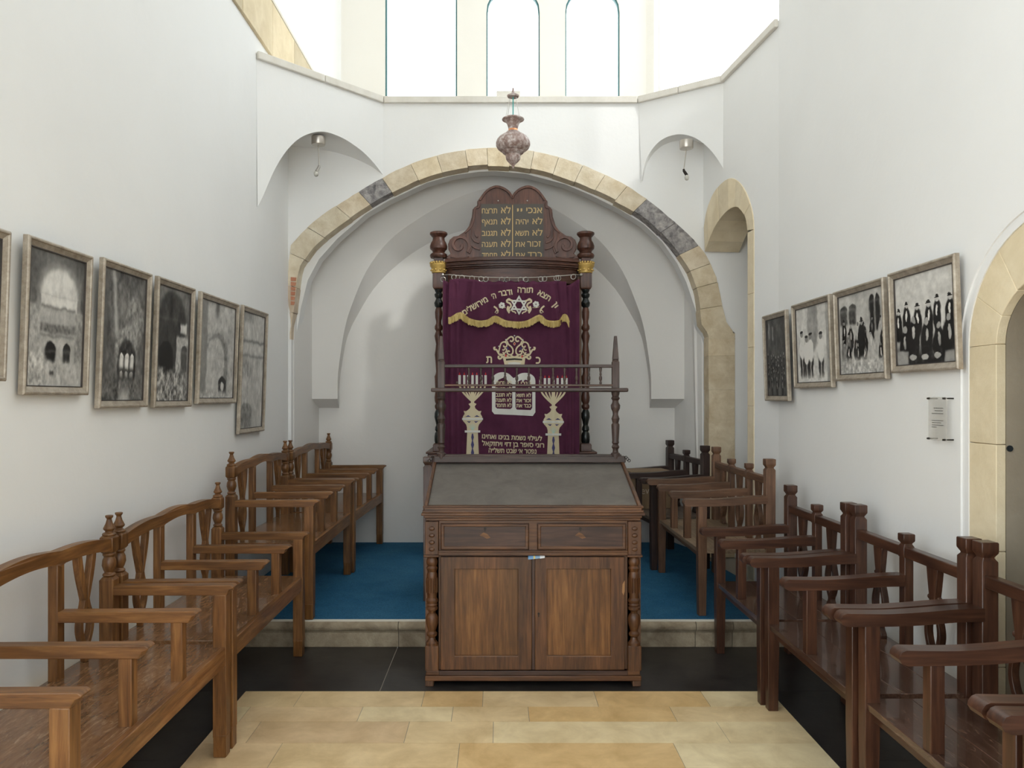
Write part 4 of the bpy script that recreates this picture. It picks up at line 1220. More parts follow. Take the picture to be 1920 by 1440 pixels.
# embroidery on the valance
def unflare(u, v_):
    t = (v_ - 525) / 80
    s = .955 + .045 * t if u > 950 else .975 + .025 * t
    return 950 + (u - 950) / s
VM = lambda u, v_, t: (cxw(u), VD(unflare(u, v_), v_) - .005 - t, czw(v_))
CM = lambda u, v_, t: (cxw(u), cloth_y(u, v_) - .003 - t, czw(v_))
m = MB()
for wd, x, y, w_, r_ in (('מירושלים', 891, 575, 52, 31), ('ה׳', 925.5, 556, 8, 14), ('ודבר', 947.5, 550.5, 25, 9), ('תורה', 984.5, 545, 28, -2), ('תצא', 1020, 555.5, 25, -30), ('ון', 1041.5, 572.5, 8, -52)):
    m = MB(); text_into(m, wd, x, y, 9.5, RAW, .003, w_, r_, bold=.03); emb('embroidered_word', m, M['cream'], VM, val)
m = MB(); c = (973, 573)
for s in (1, -1):
    tr_ = [(c[0] + R_ * math.cos(math.radians(90 + 120 * k)), c[1] - s * R_ * math.sin(math.radians(90 + 120 * k))) for R_ in (18.6, 12.6) for k in range(3)]
    m.prism([tr_[:3], tr_[3:][::-1]], RAW, .001, .004 + .001 * s)
for fx_, fy in ((941, 574), (1004.5, 571.5)):
    for k in range(6):
        a = math.radians(60 * k + 15)
        m.prism([[(fx_ + 3.6 * math.cos(a) + 2.6 * math.cos(b), fy + 3.6 * math.sin(a) + 2.6 * math.sin(b)) for b in [2 * math.pi * q / 8 for q in range(8)]]], RAW, .001, .004)
emb('star_embroidery', m, M['silver'], VM, val)
m = MB()
for sg in (1, -1):
    X_ = lambda x: c[0] + sg * x
    for pts, w_ in (([(-12, -8), (-20, -10), (-23, -6), (-17, -3), (-15, 2), (-19, 7), (-17, 12)], 3.2), ([(-20, 2), (-22, 8), (-18, 15)], 3), ([(-15, 8), (-12, 12), (-8, 13), (-6, 16)], 2.2), ([(-47, 2), (-42, 6), (-39, 12)], 3), ([(-45, 14), (-42, 10), (-39, 14), (-43, 15)], 1.4), ([(-38, 3), (-32, 5), (-25, 5)], .9), ([(-24, -8), (-19, -12), (-14, -8)], 2)):
        ribbon(m, [(X_(x), c[1] + y) for x, y in pts], w_, RAW, .001, .004)
emb('leaf_embroidery', m, M['cream'], VM, val)
# crown
Q = lambda l: [(860 + x / 6, 620 + y / 6) for x, y in l]
m = MB()
half_r = [([(520, 300), (465, 275), (440, 240), (425, 215), (403, 212), (398, 192), (414, 190)], 3.2), ([(448, 250), (462, 190), (478, 145), (512, 128), (542, 150), (535, 182), (512, 184), (505, 168)], 2.6),
          ([(465, 262), (500, 268), (528, 240), (540, 212), (520, 205), (508, 220), (490, 215)], 2.2), ([(520, 135), (548, 98), (585, 70), (610, 78), (614, 105), (597, 122), (578, 112)], 2.8),
          ([(545, 120), (560, 155), (592, 182), (610, 215), (606, 255), (580, 272), (552, 262), (545, 240), (562, 228), (572, 240)], 2.8), ([(628, 300), (600, 285), (575, 272)], 2.4),
          ([(520, 300), (490, 300), (465, 318), (447, 305), (452, 285)], 3.4), ([(628, 130), (618, 150), (628, 165)], 1.2), ([(498, 240), (515, 275), (560, 285)], 2.2)]
for pts, w_ in half_r:
    p = Q(pts); ribbon(m, p, w_, RAW, .001, .004)
    ribbon(m, [(2 * 964.6 - x, y) for x, y in p], w_, RAW, .001, .004)
m.prism([Q([(495, 296), (560, 290), (628, 287), (696, 290), (750, 296), (742, 370), (735, 400), (520, 400), (512, 370)])], RAW, .0005, .003)
emb('crown_embroidery', m, M['cream'], CM)
m = MB(); m.prism([Q([(530, 318), (628, 310), (715, 318), (714, 336), (628, 330), (532, 338)])], RAW, .003, .0042); emb('crown_band', m, M['iron'], CM)
m = MB(); m.prism([Q([(550, 362), (628, 352), (700, 362), (690, 380), (560, 380)])], RAW, .003, .0042); emb('pearl_band', m, M['silver'], CM); m = MB()
for x, y in ((628, 58), (532, 105), (720, 105), (455, 178), (806, 190)): m.ball(CM(860 + x / 6, 620 + y / 6, .004), .007, 8)
rel(m.build('silver_beads', M['silver'], cur), CL)
m = MB()
for x, y in ((628, 148), (530, 282), (712, 290)): m.ball(CM(860 + x / 6, 620 + y / 6, .003), (.009, .003, .012), 6)
rel(m.build('red_stones', M['redthread'], cur), CL)
m = MB()
for x, y in ((550, 200), (700, 200)): m.ball(CM(860 + x / 6, 620 + y / 6, .003), (.009, .003, .013), 6)
rel(m.build('blue_stones', M['bluethread'], cur), CL)
# tablets of the law
m = MB()
o = [(922.5, 771), (922.5, 712)] + [(942 + 19 * math.cos(math.radians(a)), 712 - 14 * math.sin(math.radians(a))) for a in range(172, 25, -12)] + [(963, 709)] + [(984.5 + 19 * math.cos(math.radians(a)), 713 - 14 * math.sin(math.radians(a))) for a in range(152, 5, -12)] + [(1003.8, 714), (1003.8, 773), (999, 780), (963, 778), (927, 776.5)]
i1 = [(929, 763), (929, 721), (935, 712), (944, 708), (950, 712), (954, 717), (960.5, 720), (960.5, 764), (957, 767), (932, 766)]
i2 = [(966.5, 764), (966.5, 722), (972, 715), (978, 712), (980, 717), (984, 712), (990, 713), (996, 722), (998, 730), (998, 765), (995, 769), (969, 768)]
m.prism([o, i1[::-1], i2[::-1]], RAW, .001, .004)
emb('tablet_embroidery', m, M['silver'], CM)
def TL(wd, x, y, h, w_, r_=0):
    m = MB(); text_into(m, wd, x, y, h, RAW, .004, w_, r_, bold=.03); emb('text_line', m, M['cream'], CM)
ys_ = [718, 729.5, 740.5, 750.3, 760]
for wd, y in zip(('לא תרצח', 'לא תנאף', 'לא תגנב', 'לא תענה', 'לא תחמד'), ys_): TL(wd, 944.5, y, 6, 29)
for wd, y in zip(('אנכי יי', 'לא יהיה', 'לא תשא', 'זכור את', 'כבד את'), ys_): TL(wd, 982, y + .8, 6, 27.5)
TL('ת', 917, 674.5, 12, 10); TL('כ', 1009, 675.5, 12, 8)
TL('לעילוי נשמת בנינו ואחינו', 960, 820.5, 7.6, 112, -2.5)
TL('רוני סופר בן דזי ויחזקאל', 962, 833.3, 7.6, 116, -2)
TL("נפטר א׳ שבט תשל״ה", 961, 845.6, 7.6, 89, -1.5)
# two branched candlesticks on pillars
for mx, my in ((886, 0), (1037.3, 5.5)):
    T = lambda l: [(mx + x, y + my) for x, y in l]
    m = MB()
    for s in (1, -1):
        for tx_, w_ in ((24, 3.4), (16, 3), (8.5, 2.6)):
            ribbon(m, T([(s * 1.5, 752), (s * tx_ * .5, 742), (s * tx_ * .85, 732), (s * tx_, 722)]), w_, RAW, .001, .004)
    m.prism([T([(-3.5, 722), (3.5, 722), (3.2, 735), (4.2, 748), (2.8, 755), (7.5, 757.5), (4, 762), (5.5, 766), (9, 769), (12, 771), (16.5, 770.5), (14.8, 776), (18, 781), (18, 789), (12, 796), (10.5, 801), (10.5, 806), (10, 812), (11, 835), (12, 858), (-12, 858), (-11, 835), (-10, 812), (-10.5, 806), (-10.5, 801), (-12, 796), (-18, 789), (-18, 781), (-14.8, 776), (-16.5, 770.5), (-12, 771), (-9, 769), (-5.5, 766), (-4, 762), (-7.5, 757.5), (-2.8, 755), (-4.2, 748), (-3.2, 735)])], RAW, .0005, .003)
    emb('candlestick_embroidery', m, M['cream'], CM)
    for x in (-24, -15.5, -8, 0, 8, 16.5, 24.5):
        m = MB(); m.prism([T([(x - 2.2, 721), (x - 2.2, 703.5), (x + 2.2, 703.5), (x + 2.2, 721)])], RAW, .001, .004); emb('silver_candle', m, M['silver'], CM)
        m = MB(); m.prism([T([(x - 1.5, 703), (x, 697.5), (x + 1.5, 703)])], RAW, .001, .004); emb('red_flame', m, M['redthread'], CM)
    m = MB()
    ribbon(m, T([(-19.5, 785.5), (19.5, 785.5)]), 4, RAW, .003, .007); ribbon(m, T([(-14.5, 809), (14.5, 809)]), 4, RAW, .003, .007)
    emb('silver_bands', m, M['silver'], CM)
    m = MB(); m.prism([T([(-1.2, 813), (1.2, 813), (2.5, 820), (1, 826), (3, 834), (1, 841), (3, 849), (1, 858), (-1, 858), (-3, 849), (-1, 841), (-3, 834), (-1, 826), (-2.5, 820)])], RAW, .003, .005)
    emb('dark_blue_spindle', m, M['bluethread'], CM)
    for s in (1, -1):
        m = MB(); m.prism([T([(s * 3, 781.5), (s * 8, 778.5), (s * 14, 781.5)])], RAW, .003, .005); emb('dark_blue_leaf', m, M['bluethread'], CM)
        m = MB(); m.prism([T([(s * 3, 790), (s * 11, 790), (s * 6, 793)])], RAW, .003, .005); emb('dark_blue_leaf', m, M['bluethread'], CM)
    m = MB()
    for a in (-50, -25, 0, 25, 50): ribbon(m, T([(0, 807), (8 * math.sin(math.radians(a)), 807 - 12 * math.cos(math.radians(a)))]), 1, RAW, .003, .005)
    emb('green_leaf_stitching', m, M['greenthread'], CM)
# ------------------------------------------------------------------ hanging lamp
LD_ = 5.6
KL = F / LD_
lx0, lz = ax(962, LD_), (lambda y: EYE - (y - CY) / KL)
M['copper'] = mat('tarnished_copper', (.35, .2, .15), .5, .25)
v = coords(M['copper'])
c1 = ramp(M['copper'], noise(M['copper'], v, 28, 8, .75), [(.3, (.20, .11, .085)), (.48, (.40, .29, .26)), (.62, (.75, .68, .66))])
setc(M['copper'], c1); bump(M['copper'], noise(M['copper'], v, 70, 8, .8), .9, .006)
M['copper_bare'] = mat('bare_copper', (.75, .33, .16), .3, .8)
M['cord'] = mat('teal_cord', (.10, .42, .40), .6)
LL = Vector((lx0, LD_, lz(315)))
lamp = thing('hanging_lamp', 'hanging pear-shaped tarnished copper lamp before the top of the great arch', 'lamp', LL)
px_ = 1 / KL
prof = [(315.5, 1.5), (313, 1.6), (309, 4), (305, 8), (302, 11), (299, 13.2), (296, 13.8), (291, 14.2), (289, 16.5), (287.5, 19), (284, 21.5)]
m = MB(); m.lathe([(.1 * px_, lz(317))] + [(r * px_, lz(y)) for y, r in prof], (lx0, LD_, 0), 28); rel(m.build('lower_bowl', M['copper'], lamp), LL)
m = MB(); m.lathe([(r * px_, lz(y)) for y, r in [(284.5, 21), (282, 25), (278, 29.5), (273, 32), (268, 32.2), (262, 30), (257, 26), (253, 20), (250, 14), (247, 12), (246, 10)]], (lx0, LD_, 0), 32)
rel(m.build('body', M['copper'], lamp), LL)
m = MB(); m.lathe([(r * px_, lz(y)) for y, r in [(247, 10.2), (243, 8.8), (242, 8.8)]], (lx0, LD_, 0), 28); rel(m.build('bare_copper_neck', M['copper_bare'], lamp), LL)
m = MB(); m.lathe([(r * px_, lz(y)) for y, r in [(242.5, 8.8), (238, 9.5), (232, 11.5), (228, 14.5), (226, 18.5), (225, 20.5), (223.5, 20.8), (222, 19), (224, 15), (230, 10), (236, 8)]], (lx0, LD_, 0), 28)
rel(m.build('flared_mouth', M['copper'], lamp), LL)
m = MB()
for k in range(4):
    a = math.radians(40 + 90 * k)
    m.tube([(lx0 + 18 * px_ * math.cos(a), LD_ + 18 * px_ * math.sin(a), lz(223.5)), (lx0 + 8 * px_ * math.cos(a), LD_ + 8 * px_ * math.sin(a), lz(184))], .0016, 5)
rel(m.build('chains', M['steel'], lamp), LL)
m = MB(); m.lathe([(10.5 * px_, lz(182)), (11.5 * px_, lz(179.5)), (8 * px_, lz(177)), (3 * px_, lz(175.5)), (1.2 * px_, lz(165))], (lx0, LD_, 0), 20); rel(m.build('canopy', M['copper'], lamp), LL)
m = MB(); m.tube([(lx0, LD_, lz(226)), (lx0, LD_, lz(180))], .0045, 6); rel(m.build('cord', M['cord'], lamp), LL)
m = MB(); m.tube([(lx0, LD_, lz(166)), (lx0, LD_, 7.8)], .0015, 5); rel(m.build('suspension_wire', M['cord'], lamp), LL)

# cream box lying on the ledge behind the lamp
d_ = PY + .12
m = MB(); m.box(0, (975 - 931) * d_ / F, 0, .10, 0, .055)
m.box(.035, (972 - 931) * d_ / F, .02, .08, .055, .062)
o = m.build('ledge_box', M['ledge'], bevel=.004); o.location = ((931 - CX) * d_ / F, PY + .0, ZL + .0125)
tag(o, 'small cream box lying on the high window ledge right behind the copper lamp', 'box')

# ------------------------------------------------------------------ ceiling spotlights under the corner arches
M['nickel'] = mat('brushed_nickel', (.52, .48, .43), .32, .85)
M['bulb'] = mat('clear_bulb', (.85, .83, .75), .08); M['bulb'].node_tree.nodes['Principled BSDF'].inputs['Transmission Weight'].default_value = .6
def spot(label, px, pyt, pyb, d, lean, end):
    x = (px - CX) * d / F; z = EYE - (pyt - CY) * d / F; P_ = d / F
    t = thing('ceiling_spotlight', label, 'light', (x, d, z - 16 * P_), 0, None)
    MB().lathe([(12 * P_, 0), (12.8 * P_, 1.5 * P_), (12.8 * P_, 15 * P_)], (0, 0, 0), 24).build('canopy', M['nickel'], t)
    e = (lean * P_, 0, -38 * P_)
    MB().tube([(0, 0, 0), e], .0045, 8).build('rod', M['nickel'], t)
    f_ = (end * P_, -.01, -50 * P_)
    m = MB(); m.tube([e, (e[0], 0, e[2] - 4 * P_)], .009, 8); m.tube([(e[0], 0, e[2] - 3 * P_), f_], [.011, .013], 10); m.build('socket', M['steel'] if end < 0 else M['iron'], t)
    m = MB(); m.ball((f_[0] * 1.15, -.014, f_[2] - 5 * P_), (.020, .020, .024), 12); m.build('bulb', M['bulb'], t)
spot('small nickel spotlight hanging under the left corner arch', 597, 256, 0, 6.34, 1.5, -3)
spot('small nickel spotlight hanging under the right corner arch', 1287, 263, 0, 6.40, -5, 0)

# ------------------------------------------------------------------ framed photographs
M['print'] = mat('photographic_print', (.5, .5, .5), .5, coat=.06)
a_t = N(M['print'], 'ShaderNodeAttribute', attribute_name='tint'); setc(M['print'], a_t.outputs[0])
M['pframe'] = mat('champagne_frame', (.46, .40, .32), .42, .35)
v = coords(M['pframe']); setc(M['pframe'], ramp(M['pframe'], noise(M['pframe'], v, 18, 8, .75), [(.3, (.27, .22, .165)), (.7, (.52, .46, .38))])); bump(M['pframe'], noise(M['pframe'], v, 130, 4, .7), .4, .003)
M['pinner'] = mat('dark_inner_lip', (.06, .05, .045), .5)
rng = np.random.RandomState(3)
def vnoise(U, V, f, seed, oct_=4):
    out = 0; amp = 1; tot = 0
    for o in range(oct_):
        r = np.random.RandomState(seed * 17 + o); n_ = int(f * 2 ** o) + 2
        G_ = r.rand(n_ + 2, n_ + 2)
        x, y = U * n_, V * n_; i, j = np.floor(x).astype(int), np.floor(y).astype(int)
        fx_, fy = x - i, y - j; fx_ = fx_ * fx_ * (3 - 2 * fx_); fy = fy * fy * (3 - 2 * fy)
        out = out + amp * ((G_[i, j] * (1 - fx_) + G_[i + 1, j] * fx_) * (1 - fy) + (G_[i, j + 1] * (1 - fx_) + G_[i + 1, j + 1] * fx_) * fy)
        tot += amp; amp *= .55
    return out / tot
def S(x, w=.01): return 1 / (1 + np.exp(-np.clip(x / w, -40, 40)))
class Pic:
    def __init__(s, nu, nv, seed):
        s.U, s.V = np.meshgrid((np.arange(nu) + .5) / nu, (np.arange(nv) + .5) / nv, indexing='ij'); s.I = np.zeros_like(s.U); s.seed = seed
        s.n = vnoise(s.U, s.V, 5, seed); s.fn = vnoise(s.U, s.V, 24, seed + 1, 3)
        wa, wb = vnoise(s.U, s.V, 9, seed + 2, 4), vnoise(s.U, s.V, 9, seed + 3, 4)
        s.U0, s.V0 = s.U, s.V; s.U = s.U + .045 * (wa - .5); s.V = s.V + .035 * (wb - .5)
    def put(s, m_, g): s.I = s.I * (1 - m_) + g * m_
    def ell(s, cx_, cy_, a, b, g, w=.08): s.put(S(1 - ((s.U - cx_) / a) ** 2 - ((s.V - cy_) / b) ** 2, w), g)
    def rect(s, x0, x1, y0, y1, g, w=.006): s.put(S(s.U - x0, w) * S(x1 - s.U, w) * S(s.V - y0, w) * S(y1 - s.V, w), g)
    def arch(s, cx_, y0, y1, a, b, g, w=.008):
        s.rect(cx_ - a, cx_ + a, y0, y1, g, w); s.put(S(1 - ((s.U - cx_) / a) ** 2 - ((s.V - y1) / b) ** 2, .08) * S(s.V - y1 + .002, w), g)
    def man(s, x, y, h, suit=.05, shirt=.8, hat=True, skin=.55, w=1.0):
        a = .16 * h * w
        s.ell(x, y - .42 * h, a, .42 * h, suit + .05 * s.fn); s.ell(x, y - .28 * h, a * .22, .14 * h, shirt)
        s.ell(x, y, .055 * h * w, .075 * h, skin)
        if hat: s.ell(x, y + .045 * h, .085 * h * w, .016 * h, .05); s.ell(x, y + .085 * h, .055 * h * w, .05 * h, .04)
def paint(kind, nu, nv):
    p = Pic(nu, nv, 11 + kind)
    U, V, n, fn = p.U, p.V, p.n, p.fn
    if kind == 1:
        p.I = .14 + .16 * n + .06 * fn
        p.arch(.54, .0, .70, .40, .24, .34 + .10 * n, .004); p.arch(.54, .0, .68, .33, .21, .74 + .05 * n, .004)
        p.rect(.0, .24, .0, .60, .36 + .30 * fn); p.rect(.82, 1, .0, .58, .30 + .3 * fn)
        p.rect(.22, .84, .18, .60, .50 + .12 * fn); p.rect(.22, .84, .585, .60, .25)
        p.rect(.22, .84, .40, .47, .16 + .30 * fn); p.rect(.22, .84, .37, .385, .30)
        p.arch(.40, .17, .27, .095, .07, .05); p.arch(.70, .17, .27, .065, .06, .09); p.rect(.765, .84, .16, .31, .55)
        p.put(S(.175 - V + .03 * n, .008), .46 + .22 * fn); p.put(S(.21 - V + .05 * n, .01) * S(.30 - U, .03), .30 + .6 * fn)
        p.rect(.34, .56, .085, .15, .30 + .55 * fn); p.rect(.40, .47, .085, .115, .06)
    elif kind == 2:
        p.I = .06 + .30 * n + .12 * fn
        p.put(S(.035 - np.abs(U - .22 - .22 * (1 - V)), .012) * S(V - .4, .04), .55); p.ell(.75, .62, .22, .20, .22 + .35 * fn); p.ell(.56, .38, .28, .20, .22 + .4 * fn); p.arch(.58, .16, .32, .22, .16, .09 + .1 * fn)
        for k in (-.12, 0, .12): p.arch(.58 + k, .26, .345, .042, .03, .85)
        for k in (-.12, 0, .12): p.arch(.58 + k, .19, .215, .032, .02, .6)
        p.rect(.0, .12, 0, 1, .25); p.put(S(.14 - V, .03), .10 + .35 * fn); p.put(S(.05 - V, .02) * S(.12 - np.abs(U - .55), .02), .65)
    elif kind == 3:
        p.I = .16 + .22 * n + .06 * fn
        p.arch(.45, .2, .72, .42, .25, .09 + .1 * n); p.rect(.72, .92, .62, .70, .75); p.rect(.6, .98, .25, .58, .40 + .35 * fn); p.arch(.3, .2, .42, .2, .1, .03); p.arch(.86, .25, .45, .1, .06, .2)
        p.put(S(.22 - V + .08 * n, .015), .12 + .75 * fn ** 1.5)
    elif kind == 4:
        p.I = .38 + .28 * n + .12 * fn
        p.arch(.5, .05, .55, .38, .2, .45 + .2 * fn); p.arch(.5, .05, .5, .30, .18, .25 + .2 * fn); p.arch(.45, .05, .47, .24, .15, .5 + .2 * fn); p.rect(.2, .34, .1, .5, .62)
        p.put(S(.05 - np.abs(U - .56 + .1 * V), .02) * S(V - .86, .02), .2); p.arch(.66, .06, .14, .12, .09, .06); p.ell(.66, .12, .05, .05, .7); p.rect(0, .2, 0, 1, .34 + .1 * n); p.put(S(.06 - V, .02), .35 + .5 * fn)
    elif kind == 5:
        p.I = .42 + .28 * n + .15 * fn
        p.rect(0, 1, .74, .76, .25); p.rect(0, 1, .62, .64, .3); p.put(S(.60 - V, .03) * S(V - .44, .03) * S(.45 - U, .05), .28 + .35 * fn); p.arch(.4, .0, .25, .42, .12, .5 + .2 * fn); p.arch(.28, .0, .14, .26, .08, .22 + .3 * fn); p.arch(.7, .0, .10, .12, .06, .6); p.put(S(V - .92, .02) * S(.5 - U, .05), .3 + .2 * fn)
    elif kind == 0:
        p.I = .10 + .35 * n + .2 * fn; p.arch(.6, 0, .6, .25, .2, .4 + .2 * fn)
    elif kind == 6:      # crowd in a dark room
        p.I = .12 + .18 * n; p.rect(.1, .16, .75, .95, .45); p.rect(.28, .34, .72, .9, .4)
        r = np.random.RandomState(5)
        for row, y in enumerate((.52, .46, .38, .3)):
            for k in range(8): p.man(.06 + k * .125 + r.uniform(-.03, .03), y + r.uniform(-.03, .03), .22, .04, .35, False, .38 + .2 * r.rand())
        for x in (.2, .45, .72): p.man(x, .22, .3, .02, .55, False, .45)
    elif kind == 7:      # men in white shirts standing
        p.I = .62 + .22 * n; p.ell(.5, .75, .16, .35, .38 + .2 * n)
        for x, y, s_ in ((.16, .62, 1), (.42, .58, .95), (.72, .56, .95), (.30, .55, .8)):
            p.rect(x - .07, x - .01, .05, y - .25, .08); p.rect(x + .01, x + .07, .06, y - .25, .10)
            p.ell(x, y - .16, .085, .15, .88); p.ell(x, y + .03, .045, .045, .4); p.ell(x, y + .06, .05, .02, .08)
        p.put(S(.08 - V, .03), .68 + .2 * fn); p.rect(.88, 1, 0, 1, .5)
    elif kind == 8:      # people seated in an arcade
        p.I = .48 + .25 * n
        for x in (.12, .33): p.arch(x, .62, .80, .085, .07, .12 + .15 * fn)
        for x in (.76, .88): p.arch(x, .5, .85, .05, .08, .10)
        r = np.random.RandomState(8)
        for y, h in ((.60, .35), (.48, .38), (.36, .36)):
            for k in range(6): p.man(.08 + k * .17 + r.uniform(-.05, .05), y + r.uniform(-.05, .05), h * r.uniform(.8, 1.1), r.choice([.03, .08, .3, .55]), .3 + .5 * r.rand(), r.rand() < .5, .3 + .2 * r.rand())
        p.man(.52, .62, .5, .02, .05, True, .45); p.put(S(.16 - V + .06 * n, .02), .35 + .5 * fn)
    elif kind == 9:      # men with hats in two rows
        p.I = .66 + .10 * n
        for x, y in ((.05, .60), (.20, .66), (.40, .62), (.58, .63), (.72, .67), (.92, .66)): p.man(x, y, .40, .04, .85, True, .62, 1.1)
        for x, y in ((.16, .40), (.32, .50), (.54, .46), (.74, .40), (.90, .46)): p.man(x, y, .52, .03, .65, False, .50, 1.2)
        p.put(S(.20 - V, .05), .04 + .1 * fn); p.rect(.0, .22, .0, .16, .5); p.rect(.82, 1, 0, .12, .45)
        for x in (.3, .5, .7): p.ell(x, .08, .06, .03, .55)
    g2 = vnoise(p.U0, p.V0, 14, 90 + kind, 5)
    p.I = np.clip(p.I * (.80 + .40 * g2) + .06 * (fn - .5), .01, .95)
    return p.I
def ly(px): return F * XL / (px - CX)
def framed(label, wall, kind, y0, y1, z0, z1, group, lean=.035, warm=1.0):
    s_ = (abs(wall) - .042) / abs(wall)      # the corners were read off the front plane of the frame
    y0, y1, z0, z1 = y0 * s_, y1 * s_, EYE + (z0 - EYE) * s_, EYE + (z1 - EYE) * s_
    w, h = abs(y1 - y0), z1 - z0
    yc = (y0 + y1) / 2
    t = thing('framed_photograph', label, 'picture', (wall + (.014 if wall < 0 else -.014), yc, z0), 0, group)
    t.rotation_euler = (lean, 0, HP if wall < 0 else -HP)
    fw, dp = .034, .026
    m = MB()
    # mitred moulding: section (inset, forward)
    sec = [(0, 0), (0, -dp * .8), (.005, -dp), (.012, -dp), (.015, -dp * .8), (.024, -dp * .62), (fw, -dp * .42), (fw, 0)]
    def corner(ix): return [(-w / 2 + ix, ix), (w / 2 - ix, ix), (w / 2 - ix, h - ix), (-w / 2 + ix, h - ix)]
    vs_ = []
    for i_, f_ in sec: vs_ += [(a, f_, b) for a, b in corner(i_)]
    ns = len(sec); fs = []
    for i in range(ns):
        for k in range(4):
            i2, k2 = (i + 1) % ns, (k + 1) % 4
            fs.append((i * 4 + k, i * 4 + k2, i2 * 4 + k2, i2 * 4 + k))
    m.add(vs_, fs); m.build('frame', M['pframe'], t, smooth=0, bevel=.0012, seg=1)
    m = MB(); g = fw - .001
    m.prism([[(-w / 2 + g, g), (w / 2 - g, g), (w / 2 - g, h - g), (-w / 2 + g, h - g)], [(-w / 2 + g + .004, g + .004), (-w / 2 + g + .004, h - g - .004), (w / 2 - g - .004, h - g - .004), (w / 2 - g - .004, g + .004)]], XYZ, -.013, -.004)
    m.build('inner_lip', M['pinner'], t, smooth=0)
    nu = int((w - 2 * g) / .0036); nv = int((h - 2 * g) / .0040)
    I = np.clip((paint(kind, nu, nv) - .42) * 1.3 + .45, .015, .97)
    m = MB()
    W_, H_ = w - 2 * g, h - 2 * g
    vs_ = [(-W_ / 2 + W_ * i / nu, -.006, g + H_ * j / nv) for i in range(nu + 1) for j in range(nv + 1)]
    b = len(m.v); m.v += vs_
    for i in range(nu):
        for j in range(nv):
            g_ = float(I[i, j]) ** 1.35 * .80; m.f.append((i * (nv + 1) + j, (i + 1) * (nv + 1) + j, (i + 1) * (nv + 1) + j + 1, i * (nv + 1) + j + 1)); m.c.append((g_ * warm, g_ * .975, g_ * .92))
    m.build('print', M['print'], t, smooth=0, fix=False)
    return t
gl_, gr_ = 'framed black and white photographs on the left wall', 'framed black and white photographs on the right wall'
framed('framed photograph cut by the left edge of the picture', XL, 0, 2.30, ly(15), 1.61, 2.165, gl_)
framed('framed photograph of a ruined courtyard seen through a big arch', XL, 1, ly(46.5), ly(168.5), 1.56, 2.178, gl_)
framed('framed dark photograph of a vault with small bright triple windows', XL, 2, ly(188), ly(279.5), 1.50, 2.192, gl_)
framed('framed dark photograph with pale foliage at its bottom, third whole one from the left', XL, 3, ly(291.5), ly(361), 1.495, 2.196, gl_)
framed('framed light grey photograph of nested arches beside the tall narrow one', XL, 4, ly(373), ly(444.5), 1.51, 2.196, gl_)
framed('tall narrow framed photograph hanging lowest, last one before the great arch', XL, 5, ly(450), ly(497), 1.29, 2.203, gl_)
def ry(px): return F * XR / (px - CX)
def rz_(px, py): return EYE - (py - CY) * ry(px) / F
framed('framed dark photograph of a crowd, nearest the tall narrow doorway arch', XR - .015, 6, 5.55, 5.10, rz_(1487, 752), rz_(1487, 578), gr_)
framed('framed pale photograph of standing men in white shirts', XR, 7, ry(1487), ry(1558), rz_(1563, 726), rz_(1563, 549), gr_)
framed('framed photograph of people seated in an arcade, second from the right', XR, 8, ry(1565), ry(1659), rz_(1662, 710), rz_(1662, 518), gr_)
framed('framed photograph of men in dark hats in two rows', XR, 9, ry(1668), ry(1794), rz_(1796, 692), rz_(1796, 473), gr_)

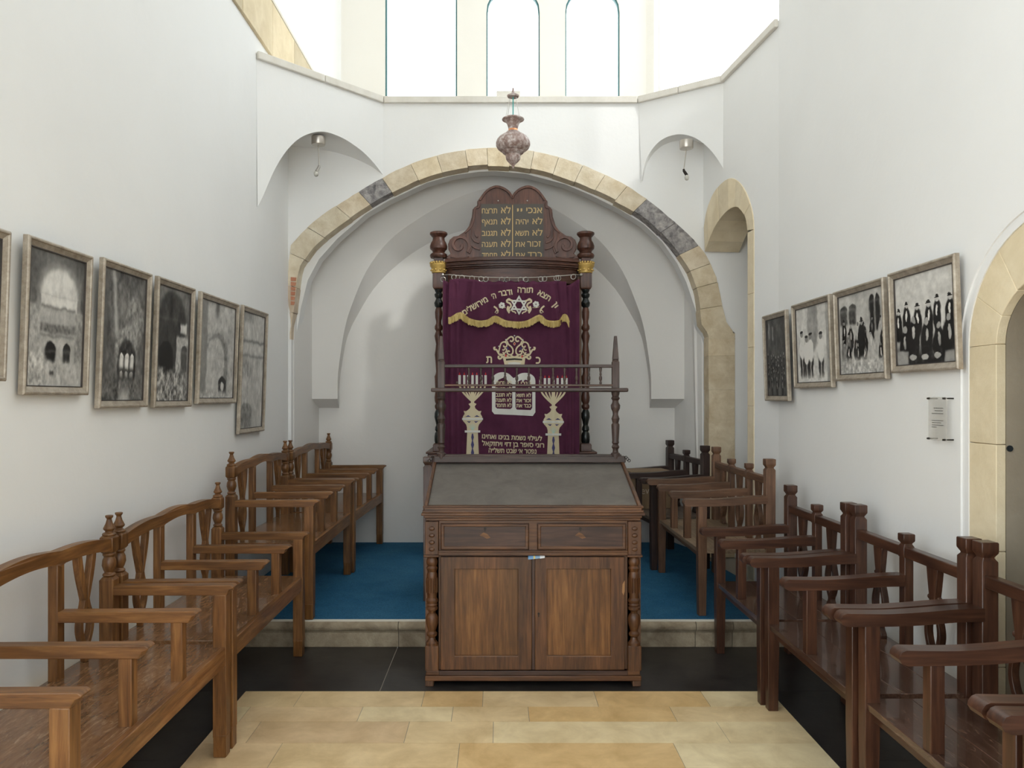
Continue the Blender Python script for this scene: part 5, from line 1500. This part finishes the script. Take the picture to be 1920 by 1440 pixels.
# ------------------------------------------------------------------ acrylic sign
M['acryl'] = mat('frosted_acrylic', (.62, .60, .55), .25)
M['black'] = M['black']
ya, yb = ry(1756), ry(1790)
za, zb2 = rz_(1773, 826), rz_(1773, 744.5)
sg = thing('acrylic_sign', 'small translucent acrylic sign on four pins beside the near arched doorway', 'sign', (XR, (ya + yb) / 2, za), -HP)
w2, h2 = ya - yb, zb2 - za
ac = M['acryl'].node_tree.nodes['Principled BSDF']; ac.inputs['Alpha'].default_value = .35
MB().box(-w2 / 2, w2 / 2, -.036, -.032, 0, h2).build('panel', M['acryl'], sg, bevel=.001)
for sx in (-1, 1):
    for z in (.006, h2 - .006):
        MB().lathe([(.004, -.046), (.0045, -.036), (.003, -.034), (.003, 0)], (sx * (w2 / 2 - .008), 0, z), 10, 'y').build('pin', M['iron'], sg)
m = MB(); m.tint = None
random.seed(12)
def words_line(z, xa, xb, h_):
    x = xa
    while x < xb:
        l = random.uniform(.006, .016); l = min(l, xb - x)
        m.box(x, x + l, -.0368, -.0362, z, z + h_); x += l + .003
for k, z in enumerate((.80, .735, .665)): words_line(h2 * z * .92, -w2 * (.18, .12, .28)[k], w2 * .34, .0035)
m.build('printed_lines_above', mat('grey_print', (.14, .13, .12), .7), sg, smooth=0)
m = MB()
for k, z in enumerate((.46, .41, .355, .305)): words_line(h2 * z * .98, -w2 * .28, w2 * (.34, .22, .38, -.02)[k], .003)
m.build('printed_lines_below', bpy.data.materials['grey_print'], sg, smooth=0)

# ------------------------------------------------------------------ cardboard box on the far right bench
M['card'] = mat('brown_cardboard', (.34, .235, .135), .8); v = coords(M['card']); setc(M['card'], ramp(M['card'], noise(M['card'], v, 5, 5, .6), [(.3, (.235, .155, .09)), (.7, (.31, .215, .13))]))
bx0 = Vector((1.30, 6.81, ZP + .006 + .4195))
bt = thing('cardboard_box', 'brown cardboard box with pale printed letters on the blackish bench in the far right corner', 'box', bx0, .135)
m = MB(); m.box(-.185, .185, -.15, .15, 0, .315); m.build('carton', M['card'], bt, bevel=.003)
m = MB(); m.prism([[(-.19, -.154), (.19, -.154), (.19, .154), (-.19, .154)]], XYU, .316, .321); m.build('lid_flap', M['card'], bt)
m = MB(); text_into(m, 'ev', 0, 0, .055, lambda u, v_, t: (-.060 + u, -.1515, .155 - v_), 0, rtl=False, bold=.01)
m.build('printed_letters', mat('pale_print', (.62, .52, .40), .7), bt, smooth=0, fix=False)
